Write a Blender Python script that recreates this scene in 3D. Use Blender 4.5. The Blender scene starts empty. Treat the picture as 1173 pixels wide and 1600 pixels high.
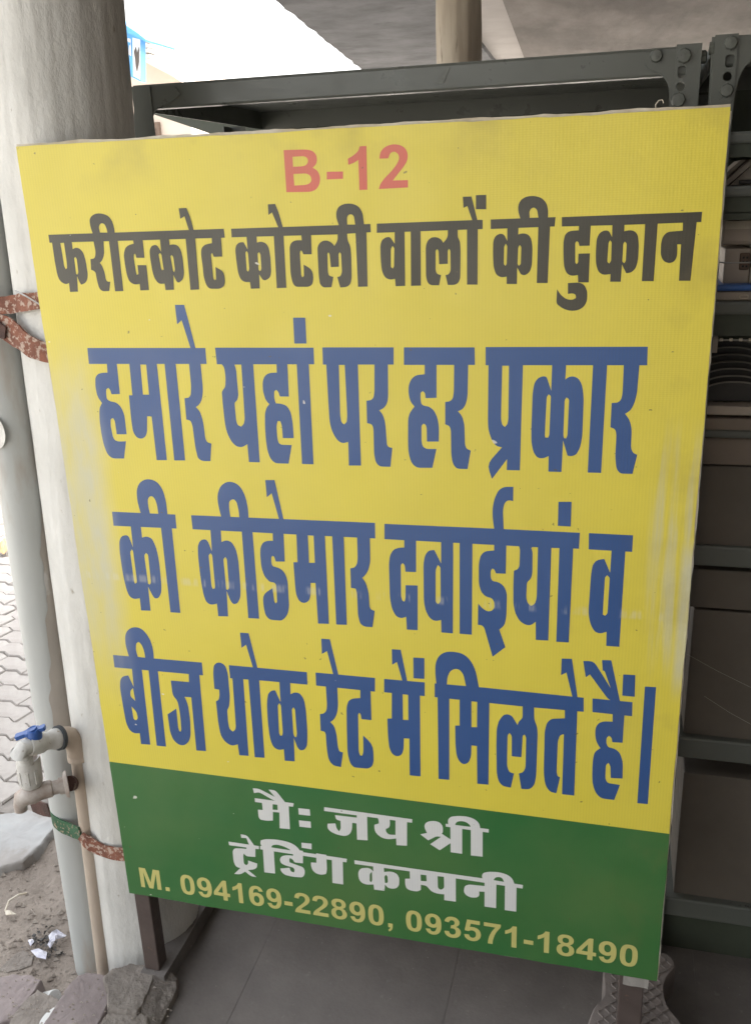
import bpy, bmesh, math, random
from mathutils import Vector, Matrix, noise
from mathutils.geometry import tessellate_polygon
random.seed(7)
SC = bpy.context.scene
COL = SC.collection

# ------------------------------------------------------------------ camera
# World frame: X along the sign board, Z up, Y away from the viewer; the board's
# printed face is the plane Y=0, its lower left corner the origin (metres).
FPX, CX, CY = 1434.24, 586.5, 800.0
RX = Vector((0.96819882, 0.24773612, -0.03489783))
RY = Vector((0.04920356, -0.32532056, -0.9443228))      # image down
RZ = Vector((-0.24529584, 0.91257512, -0.32716448))     # view direction
CAM = Vector((0.79174777, -1.16205563, 1.16082992))
cam = bpy.data.cameras.new('camera'); camo = bpy.data.objects.new('camera', cam); COL.objects.link(camo)
M = Matrix.Identity(4)
for i in range(3):
    M[i][0] = RX[i]; M[i][1] = -RY[i]; M[i][2] = -RZ[i]; M[i][3] = CAM[i]
camo.matrix_world = M
cam.sensor_fit = 'HORIZONTAL'; cam.sensor_width = 36.0; cam.lens = 36.0 * FPX / 1173.0
cam.clip_start = 0.05; cam.clip_end = 1200
SC.camera = camo

# ------------------------------------------------------------------ light
SUN_EL, SUN_AZ = math.radians(50), math.radians(38)   # azimuth from +Y towards +X
w = bpy.data.worlds.new('World'); SC.world = w; w.use_nodes = True
nt = w.node_tree; nt.nodes.clear()
sky = nt.nodes.new('ShaderNodeTexSky'); sky.sky_type = 'NISHITA'; sky.sun_disc = False
sky.sun_elevation = SUN_EL; sky.sun_rotation = SUN_AZ; sky.dust_density = 6; sky.air_density = 1.6
hs = nt.nodes.new('ShaderNodeHueSaturation'); hs.inputs['Saturation'].default_value = 0.22
bg = nt.nodes.new('ShaderNodeBackground'); bg.inputs[1].default_value = 0.15
out = nt.nodes.new('ShaderNodeOutputWorld')
nt.links.new(sky.outputs[0], hs.inputs['Color']); nt.links.new(hs.outputs[0], bg.inputs[0]); nt.links.new(bg.outputs[0], out.inputs[0])
sl = bpy.data.lights.new('sun', 'SUN'); sl.energy = 1.5; sl.angle = math.radians(14); sl.color = (1, 0.96, 0.9)
so = bpy.data.objects.new('sun', sl); COL.objects.link(so)
sd = Vector((math.sin(SUN_AZ) * math.cos(SUN_EL), math.cos(SUN_AZ) * math.cos(SUN_EL), math.sin(SUN_EL)))
so.rotation_euler = sd.to_track_quat('Z', 'Y').to_euler(); so.location = (-3, 3, 6)
SC.view_settings.view_transform = 'Standard'; SC.view_settings.look = 'None'
SC.view_settings.gamma = 1; SC.view_settings.use_curve_mapping = False
SC.view_settings.exposure = 2.45

# ------------------------------------------------------------------ measuring
def W(u, v, Y=None, Z=None, X=None):
    "point of the place seen at a photo pixel, on the plane Y=, Z= or X="
    d = RX * (u - CX) + RY * (v - CY) + RZ * FPX
    if Y is not None: t = (Y - CAM.y) / d.y
    elif Z is not None: t = (Z - CAM.z) / d.z
    else: t = (X - CAM.x) / d.x
    return CAM + d * t

# ------------------------------------------------------------------ objects
def thing(name, label, cat, loc, group=None):
    o = bpy.data.objects.new(name, None); COL.objects.link(o); o.location = loc
    o.empty_display_size = 0.05
    o['label'] = label; o['category'] = cat
    if group: o['group'] = group
    return o
def origin(p):
    v = Vector((0, 0, 0))
    while p is not None: v = v + Vector(p.location); p = p.parent
    return v
def mk(name, vs, fs, m, parent=None, smooth=False, loc=None, auto=None):
    "one mesh object from world-space vertices"
    o0 = origin(parent)
    if loc is None: l = Vector((0, 0, 0)) if parent is not None else Vector((sum(v[0] for v in vs) / len(vs), sum(v[1] for v in vs) / len(vs), min(v[2] for v in vs)))
    else: l = Vector(loc) - o0
    me = bpy.data.meshes.new(name)
    me.from_pydata([tuple(Vector(v) - o0 - l) for v in vs], [], [tuple(f) for f in fs])
    bm = bmesh.new(); bm.from_mesh(me); bmesh.ops.recalc_face_normals(bm, faces=bm.faces); bm.to_mesh(me); bm.free()
    if smooth:
        for p in me.polygons: p.use_smooth = True
        if auto: me.set_sharp_from_angle(angle=math.radians(auto))
    if isinstance(m, (list, tuple)):
        for q in m: me.materials.append(q)
    else: me.materials.append(m)
    o = bpy.data.objects.new(name, me); COL.objects.link(o); o.location = l
    if parent is not None: o.parent = parent
    return o
def tag(o, label, cat, group=None):
    o['label'] = label; o['category'] = cat
    if group: o['group'] = group
    return o
def struct(o): o['kind'] = 'structure'; return o

class G:
    "collects shapes in world space"
    def __init__(s): s.v = []; s.f = []
    def add(s, vs, fs):
        n = len(s.v); s.v += [Vector(v) for v in vs]; s.f += [tuple(i + n for i in f) for f in fs]; return s
    def box(s, a, b, bev=0.0):
        a = Vector(a); b = Vector(b)
        lo = Vector((min(a[i], b[i]) for i in range(3))); hi = Vector((max(a[i], b[i]) for i in range(3)))
        if bev <= 0:
            vs = [(x, y, z) for x in (lo.x, hi.x) for y in (lo.y, hi.y) for z in (lo.z, hi.z)]
            return s.add(vs, [(0, 1, 3, 2), (4, 6, 7, 5), (0, 4, 5, 1), (2, 3, 7, 6), (0, 2, 6, 4), (1, 5, 7, 3)])
        bm = bmesh.new(); bmesh.ops.create_cube(bm, size=1)
        for v in bm.verts: v.co = Vector(((lo[i] + hi[i]) / 2 + v.co[i] * (hi[i] - lo[i]) for i in range(3)))
        bmesh.ops.bevel(bm, geom=bm.edges[:], offset=bev, segments=2, affect='EDGES', profile=0.5)
        bm.verts.index_update()
        s.add([v.co.copy() for v in bm.verts], [[v.index for v in f.verts] for f in bm.faces]); bm.free(); return s
    def tube(s, pts, r, n=20, cap=True):
        pts = [Vector(p) for p in pts]; rs = r if isinstance(r, (list, tuple)) else [r] * len(pts)
        rings = []; up = None
        for i, p in enumerate(pts):
            t = (pts[min(i + 1, len(pts) - 1)] - pts[max(i - 1, 0)]).normalized()
            if up is None: up = Vector((0, 1, 0)) if abs(t.y) < 0.9 else Vector((1, 0, 0))
            a = (up - t * up.dot(t)).normalized(); b = t.cross(a); up = a
            rings.append([p + (a * math.cos(q) + b * math.sin(q)) * rs[i] for q in (2 * math.pi * k / n for k in range(n))])
        vs = [v for rg in rings for v in rg]; fs = []
        for i in range(len(rings) - 1):
            for k in range(n):
                fs.append((i * n + k, i * n + (k + 1) % n, (i + 1) * n + (k + 1) % n, (i + 1) * n + k))
        if cap: fs.append(tuple(range(n))); fs.append(tuple((len(rings) - 1) * n + k for k in range(n)))
        return s.add(vs, fs)
    def plate(s, loops, off):
        "flat polygon with holes, extruded by vector off"
        off = Vector(off); L = [[Vector(p) for p in l] for l in loops]
        tris = tessellate_polygon(L); flat = [p for l in L for p in l]; n = len(flat)
        fs = [tuple(t) for t in tris] + [tuple(i + n for i in reversed(t)) for t in tris]
        k = 0
        for l in L:
            m = len(l)
            for i in range(m): fs.append((k + i, k + (i + 1) % m, k + (i + 1) % m + n, k + i + n))
            k += m
        return s.add(flat + [p + off for p in flat], fs)
    def lathe(s, prof, c, ax=Vector((0, 0, 1)), n=32):
        ax = Vector(ax).normalized(); a = ax.orthogonal().normalized(); b = ax.cross(a); c = Vector(c)
        vs = [c + ax * h + (a * math.cos(q) + b * math.sin(q)) * r for r, h in prof for q in (2 * math.pi * k / n for k in range(n))]
        fs = [(i * n + k, i * n + (k + 1) % n, (i + 1) * n + (k + 1) % n, (i + 1) * n + k) for i in range(len(prof) - 1) for k in range(n)]
        return s.add(vs, fs)
    def mk(s, name, m, parent=None, **k): return mk(name, s.v, s.f, m, parent, **k)

# ------------------------------------------------------------------ materials
def mat(name, c1, c2=None, scale=8, rough=0.7, bump=0.0, bscale=60, c3=None, s3=25, t3=0.62, spec=0.4, metal=0.0, stretch=(1, 1, 1), detail=6, bdist=0.002, w3=0.06):
    m = bpy.data.materials.new(name); m.use_nodes = True; t = m.node_tree; N = t.nodes; L = t.links
    b = N['Principled BSDF']; b.inputs['Roughness'].default_value = rough; b.inputs['Metallic'].default_value = metal
    b.inputs['Specular IOR Level'].default_value = spec
    tc = N.new('ShaderNodeTexCoord'); mp = N.new('ShaderNodeMapping'); mp.inputs['Scale'].default_value = stretch
    L.new(tc.outputs['Object'], mp.inputs[0])
    def noi(sc, det=detail, ro=0.6):
        n = N.new('ShaderNodeTexNoise'); n.inputs['Scale'].default_value = sc; n.inputs['Detail'].default_value = det; n.inputs['Roughness'].default_value = ro
        L.new(mp.outputs[0], n.inputs['Vector']); return n
    def mr(src, a, bb):
        r = N.new('ShaderNodeMapRange'); r.inputs[1].default_value = a; r.inputs[2].default_value = bb; L.new(src, r.inputs[0]); return r
    cur = None
    if c2 is not None:
        n = noi(scale); r = mr(n.outputs[0], 0.34, 0.66); mx = N.new('ShaderNodeMix'); mx.data_type = 'RGBA'
        L.new(r.outputs[0], mx.inputs[0]); mx.inputs[6].default_value = (*c1, 1); mx.inputs[7].default_value = (*c2, 1); cur = mx.outputs[2]
    if c3 is not None:
        n = noi(s3); r = mr(n.outputs[0], t3, t3 + w3); mx = N.new('ShaderNodeMix'); mx.data_type = 'RGBA'
        L.new(r.outputs[0], mx.inputs[0]); mx.inputs[7].default_value = (*c3, 1)
        if cur: L.new(cur, mx.inputs[6])
        else: mx.inputs[6].default_value = (*c1, 1)
        cur = mx.outputs[2]
    if cur: L.new(cur, b.inputs['Base Color'])
    else: b.inputs['Base Color'].default_value = (*c1, 1)
    if bump > 0:
        n = noi(bscale, 8, 0.65); bp = N.new('ShaderNodeBump'); bp.inputs['Strength'].default_value = bump; bp.inputs['Distance'].default_value = bdist
        L.new(n.outputs[0], bp.inputs['Height']); L.new(bp.outputs[0], b.inputs['Normal'])
        rr = mr(n.outputs[0], 0.3, 0.7); rr.inputs[3].default_value = max(0.05, rough - 0.1); rr.inputs[4].default_value = min(1, rough + 0.12)
        L.new(rr.outputs[0], b.inputs['Roughness'])
    return m

def print_mat(name, c1, c2=None, zsplit=0.27, fade=0.0):
    "printed flex sheet: fluted weave, dust specks, edges worn white"
    m = bpy.data.materials.new(name); m.use_nodes = True; t = m.node_tree; N = t.nodes; L = t.links
    b = N['Principled BSDF']; b.inputs['Specular IOR Level'].default_value = 0.65; b.inputs['Coat Weight'].default_value = 0.22; b.inputs['Coat Roughness'].default_value = 0.42
    g = N.new('ShaderNodeNewGeometry'); sp = N.new('ShaderNodeSeparateXYZ'); L.new(g.outputs['Position'], sp.inputs[0])
    def math_(op, a, bb=None, c=None):
        n = N.new('ShaderNodeMath'); n.operation = op
        for i, q in enumerate((a, bb, c)):
            if q is None: continue
            if isinstance(q, (int, float)): n.inputs[i].default_value = q
            else: L.new(q, n.inputs[i])
        return n.outputs[0]
    def rng(src, a, bb, c=0, d=1, sm=False):
        r = N.new('ShaderNodeMapRange'); r.inputs[1].default_value = a; r.inputs[2].default_value = bb; r.inputs[3].default_value = c; r.inputs[4].default_value = d
        if sm: r.interpolation_type = 'SMOOTHSTEP'
        L.new(src, r.inputs[0]); return r.outputs[0]
    def mix(f, a, bb):
        mx = N.new('ShaderNodeMix'); mx.data_type = 'RGBA'; L.new(f, mx.inputs[0])
        for i, q in ((6, a), (7, bb)):
            if isinstance(q, tuple): mx.inputs[i].default_value = (*q, 1)
            else: L.new(q, mx.inputs[i])
        return mx.outputs[2]
    def noi(sc, det=5, st=None):
        n = N.new('ShaderNodeTexNoise'); n.inputs['Scale'].default_value = sc; n.inputs['Detail'].default_value = det
        if st:
            mp = N.new('ShaderNodeMapping'); mp.inputs['Scale'].default_value = st; L.new(g.outputs['Position'], mp.inputs[0]); L.new(mp.outputs[0], n.inputs['Vector'])
        else: L.new(g.outputs['Position'], n.inputs['Vector'])
        return n.outputs[0]
    X, Z = sp.outputs['X'], sp.outputs['Z']
    cur = None
    if c2: cur = mix(math_('GREATER_THAN', Z, zsplit), c2, c1)
    else: cur = mix(rng(noi(3), 0, 1), c1, c1)
    # uneven ink
    mot = rng(noi(4, 6), 0.3, 0.7, 0.0, 0.12 if c2 else 0.035); cur = mix(mot, cur, (0.46, 0.40, 0.14) if c2 else (0.3, 0.3, 0.25))
    flute = math_('SINE', math_('MULTIPLY', X, 2 * math.pi / 0.0042))
    weave = math_('SINE', math_('MULTIPLY', Z, 2 * math.pi / 0.0026))
    fl = rng(math_('ADD', flute, math_('MULTIPLY', noi(30), 2.0)), 0.6, 2.2, 0.0, 0.05); cur = mix(fl, cur, (0.10, 0.09, 0.03))
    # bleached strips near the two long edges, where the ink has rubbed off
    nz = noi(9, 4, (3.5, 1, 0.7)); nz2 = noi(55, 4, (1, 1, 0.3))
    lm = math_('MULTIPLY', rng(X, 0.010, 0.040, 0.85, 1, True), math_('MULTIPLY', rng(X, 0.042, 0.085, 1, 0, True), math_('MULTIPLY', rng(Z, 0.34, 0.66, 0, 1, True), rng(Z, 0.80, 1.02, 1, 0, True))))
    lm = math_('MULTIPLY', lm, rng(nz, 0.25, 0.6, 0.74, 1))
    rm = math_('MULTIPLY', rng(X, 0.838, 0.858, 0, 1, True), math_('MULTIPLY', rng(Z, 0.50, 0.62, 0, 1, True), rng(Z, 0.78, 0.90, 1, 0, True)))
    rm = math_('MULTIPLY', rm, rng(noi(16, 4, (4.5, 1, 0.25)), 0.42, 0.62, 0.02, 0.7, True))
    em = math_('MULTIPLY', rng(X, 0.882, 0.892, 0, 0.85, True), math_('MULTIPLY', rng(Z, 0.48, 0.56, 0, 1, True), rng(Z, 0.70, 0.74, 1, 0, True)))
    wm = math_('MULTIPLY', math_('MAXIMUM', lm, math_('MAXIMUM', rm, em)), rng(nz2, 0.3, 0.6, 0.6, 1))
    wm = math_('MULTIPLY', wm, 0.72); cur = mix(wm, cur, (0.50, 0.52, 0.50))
    # horizontal rub mark of the roll, small flakes and dirt specks
    sc = math_('MULTIPLY', math_('MULTIPLY', rng(Z, 0.608, 0.614, 0, 1, True), rng(Z, 0.618, 0.626, 1, 0, True)), rng(noi(60, 3, (1.5, 1, 0.15)), 0.52, 0.62, 0, 0.28))
    cur = mix(sc, cur, (0.6, 0.6, 0.55))
    fk = rng(noi(38, 2, (1, 1, 1.6)), 0.755, 0.77, 0, 0.8); cur = mix(fk, cur, (0.7, 0.68, 0.6))
    dk = rng(noi(95, 2, (1, 1, 1.3)), 0.73, 0.75, 0, 0.65); cur = mix(dk, cur, (0.09, 0.07, 0.03))
    grime = math_('MULTIPLY', rng(noi(12, 6), 0.5, 0.75, 0, 0.4), math_('MAXIMUM', rng(X, 0.80, 0.90, 0, 1), rng(Z, 1.16, 1.238, 0, 1)))
    cur = mix(grime, cur, (0.20, 0.14, 0.05))
    L.new(cur, b.inputs['Base Color'])
    rr = rng(noi(14, 4), 0.3, 0.7, 0.36, 0.50); L.new(rr, b.inputs['Roughness'])
    h = math_('ADD', math_('ADD', math_('MULTIPLY', flute, 0.06), math_('MULTIPLY', weave, 0.05)), math_('ADD', math_('MULTIPLY', noi(5, 2), 14.0), math_('MULTIPLY', noi(120, 3), 0.25)))
    bp = N.new('ShaderNodeBump'); bp.inputs['Strength'].default_value = 0.5; bp.inputs['Distance'].default_value = 0.0006; L.new(h, bp.inputs['Height']); L.new(bp.outputs[0], b.inputs['Normal'])
    return m

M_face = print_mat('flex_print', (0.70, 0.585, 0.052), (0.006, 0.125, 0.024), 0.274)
M_black = print_mat('ink_black', (0.028, 0.024, 0.011))
M_blue = print_mat('ink_blue', (0.014, 0.070, 0.235))
M_red = print_mat('ink_red', (0.62, 0.115, 0.070))
M_white = print_mat('ink_white', (0.66, 0.66, 0.64))
M_pale = print_mat('ink_pale_yellow', (0.55, 0.50, 0.16))
M_hem = mat('flex_back_white', (0.62, 0.58, 0.5), (0.45, 0.38, 0.28), 30, 0.7, 0.3, 90)
M_leg = mat('brown_painted_steel', (0.070, 0.052, 0.046), (0.10, 0.076, 0.067), 14, 0.45, 0.2, 70, c3=(0.16, 0.10, 0.07), s3=60, t3=0.66)
M_cement = mat('cement', (0.33, 0.31, 0.28), (0.24, 0.22, 0.20), 14, 0.9, 0.6, 60)
M_plaster = mat('column_whitewash', (0.64, 0.63, 0.595), (0.54, 0.53, 0.495), 14, 0.85, 0.6, 85, c3=(0.34, 0.30, 0.24), s3=75, t3=0.665, stretch=(1, 1, 0.5), bdist=0.004, w3=0.10)
M_post = mat('post_plaster', (0.50, 0.45, 0.37), (0.33, 0.28, 0.22), 12, 0.9, 0.4, 20, c3=(0.17, 0.14, 0.11), s3=26, t3=0.58, stretch=(1, 1, 0.15), bdist=0.01)
M_conc = mat('ceiling_concrete', (0.215, 0.192, 0.175), (0.125, 0.110, 0.10), 2.6, 0.9, 0.6, 14, c3=(0.27, 0.245, 0.225), s3=1.7, t3=0.52, stretch=(1, 0.35, 1), bdist=0.01, w3=0.15)
M_beam = mat('beam_concrete', (0.22, 0.225, 0.235), (0.11, 0.112, 0.12), 3.0, 0.9, 0.6, 16, c3=(0.09, 0.09, 0.10), s3=5, t3=0.60, bdist=0.012, w3=0.15)
M_slab = mat('slab_whitewash', (0.55, 0.52, 0.50), (0.45, 0.42, 0.40), 3, 0.9, 0.3, 20)
M_floor = mat('dark_stone_floor', (0.165, 0.146, 0.132), (0.130, 0.115, 0.104), 11, 0.6, 0.45, 150, c3=(0.185, 0.168, 0.152), s3=60, t3=0.64, w3=0.08, spec=0.35)
M_kerb = mat('kerb_stone', (0.20, 0.18, 0.165), (0.13, 0.118, 0.108), 12, 0.8, 0.7, 70, c3=(0.32, 0.29, 0.26), s3=45, t3=0.66)
M_rock = mat('broken_cement', (0.27, 0.238, 0.208), (0.16, 0.138, 0.12), 16, 0.92, 1.0, 90, c3=(0.12, 0.10, 0.085), s3=16, t3=0.64, bdist=0.006)
M_rock2 = mat('purple_stone', (0.265, 0.225, 0.215), (0.19, 0.155, 0.15), 9, 0.85, 0.6, 60, c3=(0.34, 0.31, 0.28), s3=30, t3=0.64, bdist=0.004)
M_dirt = mat('dirt', (0.31, 0.265, 0.225), (0.22, 0.185, 0.155), 6, 0.95, 1.0, 55, c3=(0.34, 0.31, 0.27), s3=70, t3=0.68, bdist=0.012)
M_paver = mat('paver_concrete', (0.42, 0.39, 0.36), (0.33, 0.30, 0.275), 7, 0.9, 0.6, 60, bdist=0.004)
M_joint = mat('paver_joint', (0.28, 0.255, 0.23), (0.20, 0.18, 0.16), 20, 0.95, 0.5, 80)
M_pvc = mat('grey_pvc', (0.47, 0.48, 0.46), (0.39, 0.40, 0.385), 6, 0.42, 0.12, 60, c3=(0.36, 0.31, 0.26), s3=9, t3=0.56, stretch=(1, 1, 0.25), w3=0.12)
M_smear = mat('cement_smear', (0.43, 0.385, 0.335), (0.35, 0.315, 0.275), 9, 0.85, 0.4, 60, c3=(0.50, 0.48, 0.45), s3=16, t3=0.6, stretch=(1, 1, 0.4))
M_beige = mat('cream_water_pipe', (0.50, 0.42, 0.34), (0.40, 0.32, 0.25), 12, 0.5, 0.15, 50, c3=(0.30, 0.24, 0.19), s3=18, t3=0.66, stretch=(1, 1, 0.4))
M_tap = mat('white_plastic', (0.60, 0.59, 0.56), (0.47, 0.45, 0.41), 35, 0.35, 0.15, 90, c3=(0.32, 0.27, 0.22), s3=90, t3=0.64)
M_tapd = mat('dirty_plastic', (0.46, 0.42, 0.38), (0.27, 0.20, 0.16), 30, 0.5, 0.3, 120)
M_tapblue = mat('blue_plastic', (0.028, 0.085, 0.29), (0.04, 0.11, 0.33), 30, 0.38, 0.1, 80)
M_rubber = mat('rubber', (0.05, 0.055, 0.06))
M_strap = mat('rusty_strap', (0.26, 0.10, 0.06), (0.15, 0.065, 0.045), 40, 0.8, 0.6, 160, c3=(0.42, 0.32, 0.26), s3=120, t3=0.52, bdist=0.003)
M_strapg = mat('green_rusty_strap', (0.045, 0.125, 0.06), (0.03, 0.085, 0.045), 20, 0.7, 0.6, 120, c3=(0.34, 0.26, 0.18), s3=130, t3=0.56, bdist=0.003)
M_strapd = mat('dark_rusty_strap', (0.09, 0.045, 0.035), (0.05, 0.03, 0.025), 30, 0.8, 0.6, 120, c3=(0.3, 0.25, 0.2), s3=60, t3=0.62)
M_rack = mat('rack_paint_grey_green', (0.120, 0.128, 0.112), (0.105, 0.112, 0.098), 3, 0.33, 0.03, 18, spec=0.6)
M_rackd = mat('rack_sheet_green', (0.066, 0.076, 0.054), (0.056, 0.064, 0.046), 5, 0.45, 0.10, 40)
M_rackm = mat('rack_sheet_olive', (0.075, 0.082, 0.055), (0.065, 0.072, 0.050), 5, 0.5, 0.05, 40)
M_bolt = mat('bolt_painted', (0.13, 0.14, 0.12), (0.10, 0.105, 0.092), 60, 0.35, 0.2, 150, spec=0.6)
M_wire = mat('wire', (0.35, 0.34, 0.32), metal=0.8, rough=0.4)
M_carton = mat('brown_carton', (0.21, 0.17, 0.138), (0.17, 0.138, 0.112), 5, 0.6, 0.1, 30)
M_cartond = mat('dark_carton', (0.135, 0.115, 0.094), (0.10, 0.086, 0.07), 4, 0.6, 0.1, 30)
M_cream = mat('cream_plastic', (0.42, 0.36, 0.30), (0.36, 0.31, 0.26), 8, 0.5)
M_bluelid = mat('blue_lid', (0.04, 0.12, 0.36), (0.05, 0.13, 0.40), 8, 0.4)
M_pan = mat('black_iron', (0.022, 0.020, 0.018), (0.035, 0.030, 0.026), 20, 0.45, 0.2, 60, spec=0.5)
M_rim = mat('pan_rim', (0.20, 0.18, 0.155), rough=0.4)
M_brownpl = mat('brown_plate', (0.16, 0.11, 0.08), (0.12, 0.08, 0.06), 30, 0.6)
M_chequer = mat('chequered_paver', (0.235, 0.20, 0.18), (0.17, 0.145, 0.13), 25, 0.85, 0.5, 110)
M_litter = mat('white_litter', (0.60, 0.60, 0.64), (0.45, 0.44, 0.52), 40, 0.6, 0.3, 60)
M_bldg = mat('cream_wall', (0.62, 0.52, 0.43), (0.55, 0.46, 0.39), 1.5, 0.9, 0.2, 10)
M_bsign = mat('blue_board', (0.12, 0.38, 0.72), rough=0.5)
M_bwhite = mat('board_white', (0.8, 0.8, 0.8), rough=0.6)
M_dark = mat('dark_window', (0.10, 0.08, 0.07), rough=0.4)
M_shop = mat('shop_and_shade_wall', (0.16, 0.14, 0.12), (0.12, 0.105, 0.09), 2, 0.85, 0.3, 12)
M_leaf = mat('leaf_green', (0.08, 0.13, 0.04), (0.05, 0.09, 0.03), 12, 0.6)
M_bark = mat('bark', (0.12, 0.09, 0.06), rough=0.9)

# ------------------------------------------------------------------ setting
# ground: street level, a step below the veranda
ZG = -0.31; ZF = -0.212; ZK = -0.176
def sheet(x0, x1, y0, y1, nx, ny, hf):
    vs = []; fs = []
    for j in range(ny + 1):
        for i in range(nx + 1):
            x = x0 + (x1 - x0) * i / nx; y = y0 + (y1 - y0) * j / ny; vs.append((x, y, hf(x, y)))
    for j in range(ny):
        for i in range(nx):
            a = j * (nx + 1) + i; fs.append((a, a + 1, a + nx + 2, a + nx + 1))
    return vs, fs
def hg(x, y):
    e = min(1, max(0, min(x + 1.9, 0.2 - x, y + 1.6, 0.52 - y) / 0.15))
    p = Vector((x, y, 0))
    return ZG + e * (0.004 + 0.020 * noise.noise(p * 3.1) + 0.010 * noise.noise(p * 11) + 0.006 * noise.noise(p * 34) + 0.02 * max(0, 1 - abs(x + 0.15) / 0.25) * max(0, 1 - abs(y + 0.1) / 0.5))
g = G(); g.add(*sheet(-400, 400, -400, 400, 8, 8, lambda x, y: ZG - 0.03)); struct(g.mk('ground', mat('pale_street', (0.46, 0.43, 0.38), (0.38, 0.35, 0.31), 1.5, 0.95, 0.4, 12)))
g = G(); g.add(*sheet(-1.9, 0.2, -1.6, 0.52, 210, 212, hg)); struct(g.mk('dirt_verge', M_dirt, smooth=True))

# interlocking pavers of the street, each one a piece
pav = G(); pav.add(*sheet(-9, -0.25, 0.50, 14, 2, 2, lambda x, y: ZG + 0.004)); pav = struct(pav.mk('paving', M_joint))
def zig(L_, B_, n=2, amp=0.016):
    o = []
    for s in (1, -1):
        for k in range(2 * n + 1):
            x = -L_ / 2 + L_ * k / (2 * n); a = amp if k % 2 else 0
            o.append((x * s, -s * B_ / 2 + a * (1 if s > 0 else 1)))
    return o
zz = zig(0.142, 0.070, 2, 0.013)
def paver_mesh():
    n = len(zz); top = [(x * 0.95, y * 0.92, 0.0) for x, y in zz]; mid = [(x, y, -0.004) for x, y in zz]; bot = [(x, y, -0.03) for x, y in zz]
    fs = [tuple(range(n))] + [(i, (i + 1) % n, n + (i + 1) % n, n + i) for i in range(n)] + [(n + i, n + (i + 1) % n, 2 * n + (i + 1) % n, 2 * n + i) for i in range(n)]
    me = bpy.data.meshes.new('paver'); me.from_pydata(top + mid + bot, [], fs); me.materials.append(M_paver); me.update(); return me
pm = paver_mesh(); po = origin(pav); cnt = 0
ang = math.radians(-14); ca, sa = math.cos(ang), math.sin(ang)
for j in range(-70, 70):
    for i in range(-50, 50):
        lx = (i + 0.5 * (j % 2)) * 0.1455; ly = j * 0.0735
        x = -1.6 + lx * ca - ly * sa; y = 2.0 + lx * sa + ly * ca
        if not (0.56 < y < 3.2): continue
        xl = -0.48 - (y - 0.5) * 0.79     # right limit of what the column leaves open
        if not (xl - 0.42 < x < min(xl + 0.26, -0.36)): continue
        if cnt >= 296: continue
        o = bpy.data.objects.new('paver', pm); COL.objects.link(o); o.parent = pav; cnt += 1
        o.location = Vector((x, y, ZG + 0.010 + random.uniform(-0.003, 0.003))) - po
        o.rotation_euler = (random.uniform(-0.02, 0.02), random.uniform(-0.02, 0.02), ang + random.uniform(-0.02, 0.02))

# veranda floor of dark stone slabs
fl = G(); fl.add(*sheet(0.03, 2.6, -7.0, 6.0, 2, 2, lambda x, y: ZF - 0.0015)); fl = struct(fl.mk('floor', mat('floor_joint', (0.17, 0.155, 0.14)))); fo = origin(fl)
j1 = W(433, 1432, Z=ZF).x; j2 = W(718, 1481, Z=ZF).x
xs = [0.042, (j1 + W(375, 1560, Z=ZF).x) / 2, j2, j2 + 0.43, j2 + 0.86, j2 + 1.29, 2.6]
for i in range(len(xs) - 1):
    for j in range(12):
        y0 = -6.9 + j * 1.08 - 0.10 * (i % 2); y1 = min(y0 + 1.08, 6.0)
        g = G().box((xs[i] + 0.0003, max(y0, -7.0) + 0.0005, ZF - 0.02), (xs[i + 1] - 0.0003, y1 - 0.0003, ZF + random.uniform(-0.0003, 0.0003)))
        g.mk('floor_slab', M_floor, fl)
# kerb strip along the veranda edge
def rough_box(x0, x1, y0, y1, z0, z1, st, amp, sc=14):
    vs = []; bm = bmesh.new(); bmesh.ops.create_cube(bm, size=1)
    for v in bm.verts: v.co = Vector((x0 if v.co.x < 0 else x1, y0 if v.co.y < 0 else y1, z0 if v.co.z < 0 else z1))
    ed = [e for e in bm.edges if abs((e.verts[0].co - e.verts[1].co).y) > 1e-4]
    bmesh.ops.subdivide_edges(bm, edges=ed, cuts=max(2, int((y1 - y0) / st)), use_grid_fill=True)
    ed = [e for e in bm.edges if abs((e.verts[0].co - e.verts[1].co).x) > 1e-4]
    bmesh.ops.subdivide_edges(bm, edges=ed, cuts=5, use_grid_fill=True)
    bm.verts.index_update()
    for v in bm.verts:
        p = v.co; v.co = p + Vector((noise.noise(p * sc + Vector((5, 0, 0))), noise.noise(p * sc), noise.noise(p * sc + Vector((0, 9, 0))))) * amp
    vs = [v.co.copy() for v in bm.verts]; fs = [[v.index for v in f.verts] for f in bm.faces]; bm.free(); return vs, fs
kerb = G().add(*rough_box(0.002, 0.050, -0.004, 6.0, -0.33, ZK, 0.03, 0.0020)); struct(kerb.mk('kerb', M_kerb))
# ceiling over the veranda: outer beam, recess, inner slab
ZC = 1.95
def ext(p, q, a, b):
    d = (q - p); return p + d * a, q + d * b
L1a, L1b = ext(W(430, 0, Z=ZC), W(566, 109, Z=ZC), -1.9, 1.0)
L2a, L2b = ext(W(694, 0, Z=ZC), W(770, 95, Z=ZC), -2.0, 1.0)
L3a, L3b = ext(W(785, 0, Z=ZC), W(820, 93, Z=ZC), -2.0, 1.0)
def wedge(name, pts, z0, z1, m, amp=0.0):
    n = len(pts); g = G(); g.add([(p[0], p[1], z0) for p in pts] + [(p[0], p[1], z1) for p in pts], [tuple(range(n)), tuple(range(2 * n - 1, n - 1, -1))] + [(i, (i + 1) % n, n + (i + 1) % n, n + i) for i in range(n)])
    return struct(g.mk(name, m))
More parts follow.
